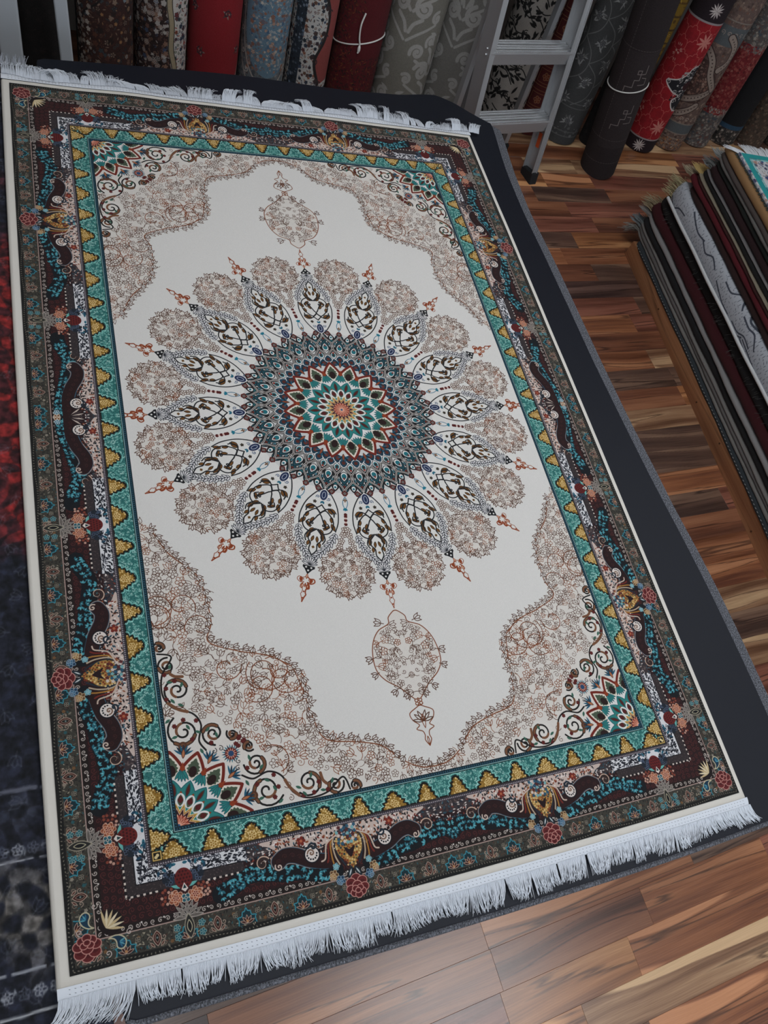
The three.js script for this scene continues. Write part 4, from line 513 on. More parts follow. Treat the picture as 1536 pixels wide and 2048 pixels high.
R.a = roll('brown and black floral rolled rug, first roll beside the white frame', [-0.4105, 0, -1.6555], [-0.035, 0.9945, -0.095], 0.094, 2.1, (c, w, h, r) => { fillAll(c, w, h, '#3d211c'); sprinkle(c, w, h, r, 0.02, ['#2a1a18', '#6a4a3e', '#8c7464', '#5c3426', '#394046'], 0.016); c.strokeStyle = '#1b1514'; c.lineWidth = 0.006; smooth(c, [[w * 0.3, 0], [w * 0.36, h * 0.25], [w * 0.52, h * 0.4], [w * 0.4, h]]); c.stroke(); sprinkle(c, w, h, r, 0.026, ['#a2948a', '#c9bfb4', '#7a6a60'], 0.015, 0, h, w * 0.2, w * 0.42); sprinkle(c, w, h, r, 0.05, ['#8a6a52', '#7d8a92', '#a0744c'], 0.013); fillRectX(c, w, h, 0, 0.31, '#1c1c1e'); sprinkle(c, w, h, r, 0.03, ['#4c4a48', '#6a6662'], 0.01, 0, h, 0.24 * w, 0.33 * w); }, '#4a3c36');
function fillRectX(c, w, h, a, b, f) { c.fillStyle = f; c.fillRect(w * a, 0, w * (b - a), h); }
R.b = roll('rolled rug with a wavy beige stripe between dark and white floral grounds', [-0.2253, 0, -1.6675], [-0.035, 0.9945, -0.095], 0.0895, 2.1, (c, w, h, r) => { fillAll(c, w, h, '#33201e'); sprinkle(c, w, h, r, 0.016, ['#b3aaa4', '#6b4a40', '#44506a', '#8d6a58', '#1c1412'], 0.015); const wave = (o) => Array.from({ length: 15 }, (_, k) => [w * (0.53 + o) + Math.abs(Math.sin(k * 0.9)) * w * 0.05 - (k % 4 === 1 ? w * 0.045 : 0), (k / 14) * h]); c.fillStyle = '#cfc8c2'; c.beginPath(); smooth(c, [...wave(0.0), [w * 0.98, h], [w * 0.98, 0]]); c.fill(); sprinkle(c, w, h, r, 0.0165, ['#2b3446', '#7d3f2c', '#99392c', '#45503c', '#5c2a28', '#33384a'], 0.014, 0, h, w * 0.6, w * 0.97); c.strokeStyle = '#3a3630'; c.lineWidth = 0.022; smooth(c, wave(0.02)); c.stroke(); c.strokeStyle = '#a8987c'; c.lineWidth = 0.016; smooth(c, wave(0.02)); c.stroke(); }, '#5c5450');
R.c = roll('deep red rolled rug with a few small scattered buds', [-0.0405, 0, -1.6785], [-0.035, 0.9945, -0.095], 0.0925, 2.1, (c, w, h, r) => { fillAll(c, w, h, '#8f1620'); for (const [x, y] of scatter(r, 0, w, 0.05, h, 0.1, () => true)) { for (let k = 0; k < 5; k++) leaf(c, x, y, 0.02, 0.006, (k * TAU) / 5, k % 2 ? '#5a3a38' : '#8f7a72'); curl(c, x, y, 0.016, r() * 6, 1.2, 1, '#38202a', 0.004); } c.fillStyle = '#6a5450'; poly(c, [[w * 0.6, 0], [w * 0.95, 0], [w * 0.95, h * 0.4]]); c.fill(); sprinkle(c, w, h, r, 0.02, ['#8d8078', '#3a2a2c', '#7d3a34'], 0.012, 0, h * 0.12, w * 0.66, w * 0.9); c.strokeStyle = '#b7a49a'; c.lineWidth = 0.004; smooth(c, [[w * 0.58, 0], [w * 0.7, h * 0.13], [w * 0.85, h * 0.28]]); c.stroke(); }, '#5e2226');
R.d = roll('blue-grey rolled rug with an oval wreath of pale paisley', [0.1432, 0, -1.6893], [-0.035, 0.9945, -0.095], 0.0875, 2.1, (c, w, h, r) => { fillAll(c, w, h, '#6d7479'); sprinkle(c, w, h, r, 0.016, ['#4c5258', '#a39c96', '#8f8a88', '#5a4c48'], 0.014); c.fillStyle = '#6b8698'; c.beginPath(); c.ellipse(w * 0.56, h * 0.36, w * 0.2, h * 0.2, 0, 0, TAU); c.fill(); sprinkle(c, w, h, r, 0.015, ['#9a6a58', '#c2b6aa', '#4d6a86', '#7d5a50', '#d0c6ba'], 0.012, h * 0.18, h * 0.55, w * 0.4, w * 0.74); for (const k of [0.22, 0.26]) { c.strokeStyle = '#b7ada4'; c.lineWidth = 0.005; c.beginPath(); c.ellipse(w * 0.56, h * 0.36, w * k, h * (k + 0.01), 0, 0, TAU); c.stroke(); } for (let k = 0; k < 22; k++) { const a = (k / 22) * TAU; curl(c, w * 0.56 + Math.cos(a) * w * 0.24, h * 0.36 + Math.sin(a) * h * 0.25, 0.011, a, 1.2, 1, '#cfc8c0', 0.003); } fillRectX(c, w, h, 0.24, 0.29, '#77868e'); }, '#6b6a68');
R.e = roll('white floral rolled rug with navy border stripe and rose-pink field', [0.3193, 0, -1.6997], [-0.035, 0.9945, -0.095], 0.0825, 2.1, (c, w, h, r) => { fillAll(c, w, h, '#c9c5c1'); sprinkle(c, w, h, r, 0.017, ['#2a2e38', '#5a3434', '#6a4a3c', '#3c4a60', '#8f5a44'], 0.013); fillRectX(c, w, h, 0.36, 0.45, '#2c3440'); sprinkle(c, w, h, r, 0.018, ['#6b7c90', '#20242c', '#8b8f96'], 0.011, 0, h, w * 0.365, w * 0.445); fillRectX(c, w, h, 0, 0.27, '#23242a'); const wave = Array.from({ length: 13 }, (_, k) => [w * (0.62 - (k % 3 === 1 ? 0.06 : 0)), h * 0.16 + (k / 12) * h]); c.fillStyle = '#9a4a46'; smooth(c, [...wave, [w, h], [w, h * 0.2]]); c.fill(); c.strokeStyle = '#2a2424'; c.lineWidth = 0.011; smooth(c, wave); c.stroke(); for (const [x, y] of wave) { curl(c, x, y, 0.012, x * 40, 1.2, 1, '#3a2c2e', 0.004); blossom(c, x - 0.012, y + 0.015, 0.007, 0, '#b88a7c', '#3a2c2e'); } }, '#6a6462');
R.f = roll('dark wine-red rolled rug with rust mottling, tied with white string', [0.5058, 0, -1.7107], [-0.035, 0.9945, -0.095], 0.0945, 2.1, (c, w, h, r) => { fillAll(c, w, h, '#5a0d16'); for (const [x, y] of scatter(r, 0, w, 0, h, 0.008, (x, y) => x < w * (0.47 + 0.03 * Math.sin(y * 30)) || y < h * 0.24)) leaf(c, x, y, 0.016 * r() + 0.004, 0.004, r() * 6, ['#2b1412', '#5a2a18', '#7a3f1e', '#3c1a14', '#241012'][Math.floor(r() * 5)]); c.fillStyle = '#180c0c'; c.fillRect(0, 0, w * 0.3, h); }, '#3c1e1e');
R.g = roll('grey damask rolled rug left of its slimmer twin by the ladder', [0.7205, 0, -1.7237], [-0.035, 0.9945, -0.095], 0.107, 2.1, (c, w, h, r) => { fillAll(c, w, h, '#858178'); damask(c, w, h, r, '#b2aea9'); }, '#6c6966');
R.h = roll('grey damask rolled rug directly behind the ladder rail', [0.9385, 0, -1.7373], [-0.035, 0.9945, -0.095], 0.105, 2.1, (c, w, h, r) => { fillAll(c, w, h, '#7b7873'); damask(c, w, h, r, '#a5a29e'); c.fillStyle = '#686667'; c.fillRect(w * 0.62, 0, w * 0.4, h); for (let y = 0; y < h; y += 0.02) { c.fillStyle = '#8f8d8b'; c.fillRect(w * 0.62 + 0.003 * Math.sin(y * 50), y, 0.003, 0.012); } }, '#636160');
R.i = roll('cream rolled rug with black branches and leaves, seen through the ladder', [1.2597, 0, -1.8005], [-0.035, 0.9945, -0.095], 0.1, 2.1, (c, w, h, r) => { fillAll(c, w, h, '#aaa39c'); c.fillStyle = '#1c1a1a'; for (const [x, y] of scatter(r, 0, w, 0, h, 0.062, () => true)) { c.strokeStyle = '#191819'; c.lineWidth = 0.004; smooth(c, [[x - 0.06, y + 0.03], [x - 0.02, y + 0.01], [x + 0.03, y + 0.012], [x + 0.07, y - 0.03]]); c.stroke(); for (let q = 0; q < 9; q++) leaf(c, x + (r() - 0.5) * 0.12, y + (r() - 0.5) * 0.06, 0.022 + r() * 0.018, 0.011, r() * 6, '#1a1919'); curl(c, x + 0.02, y + 0.02, 0.012, r() * 6, 1.3, 1, '#1a1919', 0.003); } sprinkle(c, w, h, r, 0.03, ['#1a1919', '#4a4542'], 0.012, h * 0.5, h * 0.58); }, '#5e5a56');
R.j = roll('slim dark red rolled rug with thin gold outlines, seen through the ladder', [1.4212, 0, -1.7905], [-0.035, 0.9945, -0.095], 0.057, 2.1, (c, w, h, r) => { fillAll(c, w, h, '#5a2020'); c.strokeStyle = '#9a6a48'; c.lineWidth = 0.002; for (let y = 0.02; y < h; y += 0.1) { c.strokeRect(w * 0.36, y, w * 0.28, 0.08); c.strokeRect(w * 0.4, y + 0.012, w * 0.2, 0.055); blossom(c, w * 0.5, y + 0.04, 0.016, 0, '#7d3a2a', '#a57a58'); } }, '#4c2a28');
R.k = roll('charcoal grey rolled rug with pale flowers, right of the ladder', [1.5899, 0, -1.7746], [-0.035, 0.9945, -0.095], 0.083, 2.1, (c, w, h, r) => { fillAll(c, w, h, '#4a4b4c'); for (const y of [0.04, 0.062, 0.17, 0.19]) { c.strokeStyle = '#6d6e6e'; c.lineWidth = 0.0035; c.beginPath(); c.moveTo(0, y); c.lineTo(w, y); c.stroke(); } c.strokeStyle = '#757676'; c.lineWidth = 0.004; for (let j = 0; j < 8; j++) for (let i = 0; i < 5; i++) { const x = (i + (j % 2) * 0.5) * 0.13, y = 0.27 + j * 0.09; smooth(c, [[x, y - 0.09], [x + 0.05, y - 0.05], [x + 0.065, y], [x + 0.05, y + 0.05], [x, y + 0.09]]); c.stroke(); } for (let j = 0; j < 14; j++) for (let i = 0; i < 5; i++) { const x = (i + (j % 2) * 0.5) * 0.13 + 0.02, y = 0.11 + j * 0.085; for (let k = 0; k < 26; k++) leaf(c, x + (r() - 0.5) * 0.03, y + (r() - 0.5) * 0.03, 0.014 + r() * 0.018, 0.006, k * 0.9, ['#8e8f8f', '#a3a4a4', '#6a6b6b'][k % 3]); blossom(c, x, y, 0.011, r() * 6, '#7a7b7b', '#55565a'); } sprinkle(c, w, h, r, 0.03, ['#7c7d7d', '#6a6b6b'], 0.014, 0.04, 0.08); }, '#3e3f40');
R.l = roll('black rolled rug half hidden behind the brown patchwork roll', [1.7537, 0, -1.7588], [-0.035, 0.9945, -0.095], 0.05, 2.1, (c, w, h, r) => { fillAll(c, w, h, '#1d1b1d'); sprinkle(c, w, h, r, 0.05, ['#2c292b'], 0.02); }, '#232122');
R.m = roll('dark brown stitched patchwork rolled rug standing forward of the others, tied with string', [1.722, 0, -1.565], [-0.212, 0.974, -0.06], 0.083, 2.1, (c, w, h, r) => { fillAll(c, w, h, '#2b2224'); c.fillStyle = '#332a2c'; c.fillRect(w * 0.44, 0.16, w * 0.3, 0.42); c.fillStyle = '#2d2325'; c.fillRect(w * 0.2, 0.3, w * 0.24, 0.5); for (const y of [0.085, 0.195, 0.585]) { c.strokeStyle = '#5d5354'; c.lineWidth = 0.0022; for (let x = 0; x < w; x += 0.012) { c.beginPath(); c.moveTo(x, y + 0.003 * Math.sin(x * 9)); c.lineTo(x + 0.007, y + 0.003 * Math.sin(x * 9)); c.stroke(); } } for (let y = 0.2; y < h; y += 0.012) { c.beginPath(); c.moveTo(w * 0.44, y); c.lineTo(w * 0.44, y + 0.006); c.stroke(); } c.strokeStyle = '#8d8380'; c.lineWidth = 0.003; for (const y of [0.25, 0.42]) { poly(c, [[w * 0.5, y], [w * 0.5, y + 0.02], [w * 0.56, y + 0.02], [w * 0.56, y + 0.05], [w * 0.6, y + 0.05], [w * 0.6, y + 0.09], [w * 0.57, y + 0.09], [w * 0.57, y + 0.075], [w * 0.64, y + 0.075], [w * 0.64, y + 0.11]], false); c.stroke(); poly(c, [[w * 0.6, y + 0.03], [w * 0.66, y + 0.03], [w * 0.66, y + 0.055], [w * 0.62, y + 0.06]], false); c.stroke(); } }, '#2c2426');
R.n = roll('mustard yellow rolled rug with brown bands behind the patchwork roll', [1.9163, 0, -1.8588], [-0.035, 0.9945, -0.095], 0.062, 2.1, (c, w, h, r) => { fillAll(c, w, h, '#86681c'); for (let y = 0; y < h; y += 0.055) { c.fillStyle = ['#5e4212', '#8f7224', '#4a3510'][Math.floor(r() * 3)]; c.fillRect(0, y, w, 0.008); } sprinkle(c, w, h, r, 0.04, ['#5a4014', '#c4a040'], 0.018); }, '#6a5620');
R.o = roll('bright red rolled rug with coral trellis and black and white medallion', [2.0578, 0, -1.7887], [-0.035, 0.9945, -0.095], 0.083, 2.1, (c, w, h, r) => {
  fillAll(c, w, h, '#a81a26'); for (const [x, y] of scatter(r, 0, w, 0, h, 0.035, () => true)) { c.globalAlpha = 0.45; blossom(c, x, y, 0.018, r() * 6, '#8a1420', null); c.globalAlpha = 1; }
  c.strokeStyle = '#cf6a62'; c.lineWidth = 0.0024; const S = 0.062; for (let j = -1; j < h / S + 1; j++) for (let i = -1; i < w / S + 1; i++) { const x = (i + (j % 2) * 0.5) * S, y = j * S * 0.8; smooth(c, [[x, y], [x + S * 0.12, y + S * 0.2], [x + S * 0.3, y + S * 0.2], [x + S * 0.38, y + S * 0.36], [x + S * 0.5, y + S * 0.42], [x + S * 0.5, y + S * 0.8]]); c.stroke(); smooth(c, [[x, y], [x - S * 0.12, y + S * 0.2], [x - S * 0.3, y + S * 0.2], [x - S * 0.38, y + S * 0.36], [x - S * 0.5, y + S * 0.42]]); c.stroke(); }
  for (const [x, y] of [[w * 0.36, 0.17], [w * 0.43, 0.45], [w * 0.4, 0.74]]) { for (let k = 0; k < 16; k++) leaf(c, x + Math.cos(k) * 0.012 * (k % 3), y + Math.sin(k) * 0.012 * (k % 3), 0.014, 0.004, k, '#dba59a'); }
  for (const y of [0.13, 0.52]) for (let k = 0; k < 9; k++) leaf(c, w * 0.62, y, 0.04, 0.01, (k * TAU) / 9, '#d98a80');
  const med = [[w * 0.8, 0.2], [w * 0.66, 0.22], [w * 0.6, 0.26], [w * 0.64, 0.285], [w * 0.56, 0.3], [w * 0.47, 0.335], [w * 0.56, 0.355], [w * 0.62, 0.38], [w * 0.65, 0.41], [w * 0.72, 0.42], [w * 0.8, 0.44]]; c.fillStyle = '#23232a'; smooth(c, med); c.fill(); c.strokeStyle = '#e6dedb'; c.lineWidth = 0.006; smooth(c, med); c.stroke(); for (const [x, y] of med) curl(c, x + 0.012, y, 0.013, x * 60, 1.3, 1, '#cfc8c6', 0.0032); sprinkle(c, w, h, r, 0.014, ['#d6d0ce', '#8d8a8c', '#15151a'], 0.009, 0.26, 0.39, w * 0.58, w * 0.78); c.fillStyle = '#3c1820'; c.beginPath(); c.ellipse(w * 0.7, 0.33, 0.03, 0.022, 0, 0, TAU); c.fill();
  c.fillStyle = '#251820'; c.fillRect(0, 0, w, 0.062); c.fillRect(0, 0.6, w, 0.1); c.fillStyle = '#a49a9c'; c.fillRect(0, 0.062, w, 0.007); c.fillRect(0, 0.592, w, 0.008); c.fillRect(0, 0.7, w, 0.016); for (const [x, y] of [[w * 0.53, 0.03], [w * 0.57, 0.645], [w * 0.2, 0.03]]) { for (let k = 0; k < 13; k++) leaf(c, x, y, 0.033, 0.0065, (k * TAU) / 13, k % 2 ? '#e5dcd8' : '#b9aaa8'); } for (let x = 0; x < w; x += 0.012) leaf(c, x, 0.716, 0.018, 0.004, Math.PI / 2, '#e5dcd8');
}, '#6a2a2c');
R.p = roll('taupe paisley rolled rug with dotted ribbon bands, right of the red roll', [2.2458, 0, -1.8337], [-0.035, 0.9945, -0.095], 0.0885, 2.1, (c, w, h, r) => {
  fillAll(c, w, h, '#6f5c56'); sprinkle(c, w, h, r, 0.017, ['#8a7468', '#54443f', '#a08a7c', '#7d5a4e'], 0.013); c.fillStyle = '#5d6468'; c.fillRect(0, 0.085, w, 0.05); c.fillRect(0, 0.5, w, 0.08); for (const y of [0.03, 0.06, 0.085, 0.135, 0.6]) { c.fillStyle = '#8f857c'; c.fillRect(0, y, w, 0.005); } sprinkle(c, w, h, r, 0.013, ['#a8744e', '#c2a688', '#6a4a3c'], 0.01, 0, 0.06); for (let x = 0; x < w; x += 0.03) { curl(c, x, 0.16, 0.011, x * 20, 1.2, 1, '#b7a89c', 0.0028); curl(c, x, 0.55, 0.011, x * 20, 1.2, 1, '#a99c94', 0.0028); }
  const ribbon = (pts) => { c.strokeStyle = '#3a2a28'; c.lineWidth = 0.034; smooth(c, pts); c.stroke(); c.strokeStyle = '#a3948a'; c.lineWidth = 0.027; smooth(c, pts); c.stroke(); c.strokeStyle = '#6b5a54'; c.lineWidth = 0.0025; smooth(c, pts.map(([x, y]) => [x + 0.018, y + 0.018])); c.stroke(); dots(c, along(pts, 0.014), 0.003, '#4a3a38'); };
  c.fillStyle = '#4e3a36'; c.beginPath(); c.ellipse(w * 0.5, 0.33, w * 0.16, 0.1, 0.6, 0, TAU); c.fill(); sprinkle(c, w, h, r, 0.014, ['#8d6a5c', '#6a4a44', '#a48a7c'], 0.011, 0.25, 0.41, w * 0.38, w * 0.62);
  ribbon([[w * 0.22, 0.24], [w * 0.4, 0.235], [w * 0.56, 0.265], [w * 0.68, 0.31]]); ribbon([[w * 0.68, 0.31], [w * 0.58, 0.37], [w * 0.53, 0.43], [w * 0.44, 0.47], [w * 0.3, 0.49]]); ribbon([[w * 0.3, 0.17], [w * 0.45, 0.17], [w * 0.55, 0.2], [w * 0.6, 0.23]]); ribbon([[w * 0.62, 0.4], [w * 0.68, 0.44], [w * 0.66, 0.5], [w * 0.58, 0.54]]);
}, '#5e504a');
R.q = roll('red and grey rolled rug with woven floral borders, between taupe and black rolls', [2.4508, 0, -1.8837], [-0.035, 0.9945, -0.095], 0.0845, 2.1, (c, w, h, r) => { fillAll(c, w, h, '#7d2026'); sprinkle(c, w, h, r, 0.013, ['#9a4a44', '#6a2024', '#a86a60', '#5c181e'], 0.012); c.fillStyle = '#5e5856'; c.fillRect(0, 0, w, 0.17); c.fillRect(0, 0.5, w, 0.2); sprinkle(c, w, h, r, 0.014, ['#8d857e', '#6b4a44', '#48505a', '#a39a90'], 0.012, 0, 0.2); sprinkle(c, w, h, r, 0.014, ['#8d857e', '#6b4a44', '#48505a', '#a39a90'], 0.012, 0.47, 0.72); for (let x = 0; x < w; x += 0.04) { curl(c, x, 0.19, 0.013, 2, 1.2, 1, '#a0988f', 0.003); } }, '#54403e');
R.r = roll('plain black rolled rug with a blue-edged patterned foot', [2.6508, 0, -1.9287], [-0.035, 0.9945, -0.095], 0.0885, 2.1, (c, w, h, r) => { fillAll(c, w, h, '#121318'); c.fillStyle = '#33302e'; c.fillRect(0, 0, w, 0.085); sprinkle(c, w, h, r, 0.016, ['#8a7d74', '#1d1c1e', '#6a5a54', '#b0a69c'], 0.012, 0, 0.085); c.fillStyle = '#2b4a63'; c.fillRect(0, 0.085, w, 0.022); }, '#242528');
R.s = roll('brown woven rolled rug at the far right behind the folded stack', [2.8558, 0, -1.9437], [-0.035, 0.9945, -0.095], 0.0885, 2.1, (c, w, h, r) => { fillAll(c, w, h, '#4e4138'); sprinkle(c, w, h, r, 0.015, ['#6a584a', '#3a2f2a', '#7d6a58', '#5a4034'], 0.012); }, '#4a4038');
R.u = roll('black and tan rolled rug, last roll towards the right wall', [3.0558, 0, -1.9537], [-0.035, 0.9945, -0.095], 0.0885, 2.1, (c, w, h, r) => { fillAll(c, w, h, '#2b2522'); sprinkle(c, w, h, r, 0.02, ['#7a6250', '#1a1614', '#95806a'], 0.014); }, '#3a322c');
// strings tied round two of the rolls
function tie(o, y, tail, tilt = 0.02) {
  const m = std('#d8d6d2', 0.7), q = o.r * 1.0, pts = Array.from({ length: 41 }, (_, k) => { const a = o.face - Math.PI + (k / 40) * TAU, w = o.r * (0.955 + 0.045 * (k / 40)) + 0.0012; return new THREE.Vector3(Math.cos(a) * w, y + Math.sin(a + 1) * tilt, Math.sin(a) * w); });
  const s = mesh('string', new THREE.TubeGeometry(new THREE.CatmullRomCurve3(pts), 80, 0.0028, 6), m, o.t);
  if (tail) { const a = o.face - 0.15, P = (b, dy, k) => new THREE.Vector3(Math.cos(a + b) * q * k, y + dy, Math.sin(a + b) * q * k); const at = Math.sin(a + 1) * tilt; mesh('knot', new THREE.TubeGeometry(new THREE.CatmullRomCurve3([P(0.02, at + 0.11, 1.03), P(0.1, at + 0.07, 1.1), P(0.06, at + 0.02, 1.05), P(0, at, 1.03), P(0.02, at - 0.03, 1.06)]), 30, 0.0032, 6), m, s); mesh('knot', new THREE.SphereGeometry(0.0075, 12, 8).scale(0.8, 1.9, 0.8).translate(Math.cos(a) * q * 1.04, y + at - 0.016, Math.sin(a) * q * 1.04), m, s); }
}
tie(R.f, 0.33, true, 0.03); tie(R.m, 0.415, false, 0.012);
// ---------------------------------------------------------------- aluminium stepladder in front of the rolls
{
  const L = thing('stepladder', 'aluminium stepladder with ribbed treads standing before the rolled rugs', 'ladder');
  L.position.set(1.118, 0, -1.375); L.rotation.y = 0.222;      // between its front feet; local +x to the right, -z to the rolls
  const W = 0.393, lean = 0.262, alu = std('#c2c4c7', 0.38, { metalness: 0.7, bumpMap: fuzzAt(2, 60), bumpScale: 0.0003 }), worn = std('#d8dadd', 0.26, { metalness: 0.8 }), rubber = std('#17171a', 0.85), LEN = 1.24;
  const tilt = (g, x) => { g.rotateX(-lean); g.translate(x, 0, 0); return g; };
  for (const s of [-1, 1]) {
    const x = (s * W) / 2, web = box(-0.0016, 0.0016, 0.02, LEN, -0.068, 0), f1 = box(s > 0 ? -0.0235 : 0, s > 0 ? 0 : 0.0235, 0.02, LEN, -0.0028, 0), f2 = box(s > 0 ? -0.0235 : 0, s > 0 ? 0 : 0.0235, 0.02, LEN, -0.068, -0.0652), bead = box(s > 0 ? -0.004 : 0, s > 0 ? 0 : 0.004, 0.02, LEN, -0.036, -0.031), lip = box(-0.003, 0.003, 0.02, LEN, -0.001, 0.0028);
    const rail = mesh('rail', tilt(mergeGeometries([web, f1, f2, bead, lip]), x + s * 0.012), alu, L);
    mesh('foot', tilt(mergeGeometries([rbox(-0.02, 0.02, -0.006, 0.05, -0.074, 0.004, 0.006)]), x + s * 0.008), rubber, rail);
    for (const y of [0.245, 0.265, 0.51, 0.53]) mesh('rivet', tilt(new THREE.SphereGeometry(0.0045, 10, 6).translate(s * 0.003, y, -0.02), x + s * 0.012), worn, rail);
  }
  const st = mesh('sticker', tilt(box(-0.001, 0.0003, 0.14, 0.2, -0.05, -0.03), W / 2 + 0.0085), std('#d85a26', 0.6), L); st.userData.label = 'orange warning sticker';
  for (let k = 0; k < 4; k++) {                                  // treads stay level
    const y = 0.222 + k * 0.248, z = -Math.tan(lean) * (y + 0.03), half = W / 2 + 0.008, gs = [box(-half, half, y + 0.028, y + 0.032, z - 0.078, z), box(-half, half, y - 0.012, y + 0.03, z - 0.003, z + 0.001), box(-half, half, y - 0.005, y + 0.03, z - 0.078, z - 0.075)];
    const t = mesh('tread', mergeGeometries(gs), alu, L);
    for (const d of [0.001, 0.012, 0.03, 0.042, 0.06, 0.072]) mesh('tread_rib', rbox(-half, half, y + 0.031, y + 0.0355, z - d - 0.0055, z - d, 0.0014), worn, t);
  }
  mesh('top_platform', rbox(-0.205, 0.205, 1.19, 1.212, -0.385, -0.285, 0.008), std('#2a2b2e', 0.6), L);
  for (const s of [-1, 1]) { const g = box(-0.011, 0.011, 0, 1.19, -0.012, 0.012); g.rotateX(-0.105); g.translate(s * 0.165, 0, -0.215); const rl = mesh('rear_leg', g, alu, L); mesh('foot', rbox(s * 0.165 - 0.017, s * 0.165 + 0.017, 0, 0.04, -0.235, -0.195, 0.006), rubber, rl); }
}
// ---------------------------------------------------------------- white frame at the left end of the rolls
{
  const F = thing('display_frame', 'white metal frame with two uprights at the far left corner', 'frame'), m = std('#b9bec4', 0.5, { bumpMap: fuzzAt(2, 40), bumpScale: 0.0002 });
  F.position.set(0, 0, -1.5);
  const post = (x0, x1, lean, d) => { const g = rbox(0, x1 - x0, 0, 2.1, -d, 0, 0.006), p = g.attributes.position; for (let i = 0; i < p.count; i++) p.setX(i, p.getX(i) + x0 - lean * (p.getY(i) - 0.3)); g.computeVertexNormals(); return g; };
  mesh('upright', post(-0.752, -0.685, 0.035, 0.05), m, F); mesh('upright', post(-0.5775, -0.5375, 0.075, 0.03), m, F);
  mesh('crossbar', rbox(-0.82, -0.6, 1.72, 1.76, -0.04, -0.012, 0.006), m, F); mesh('crossbar', rbox(-0.84, -0.6, 2.04, 2.08, -0.04, -0.012, 0.006), m, F);
}
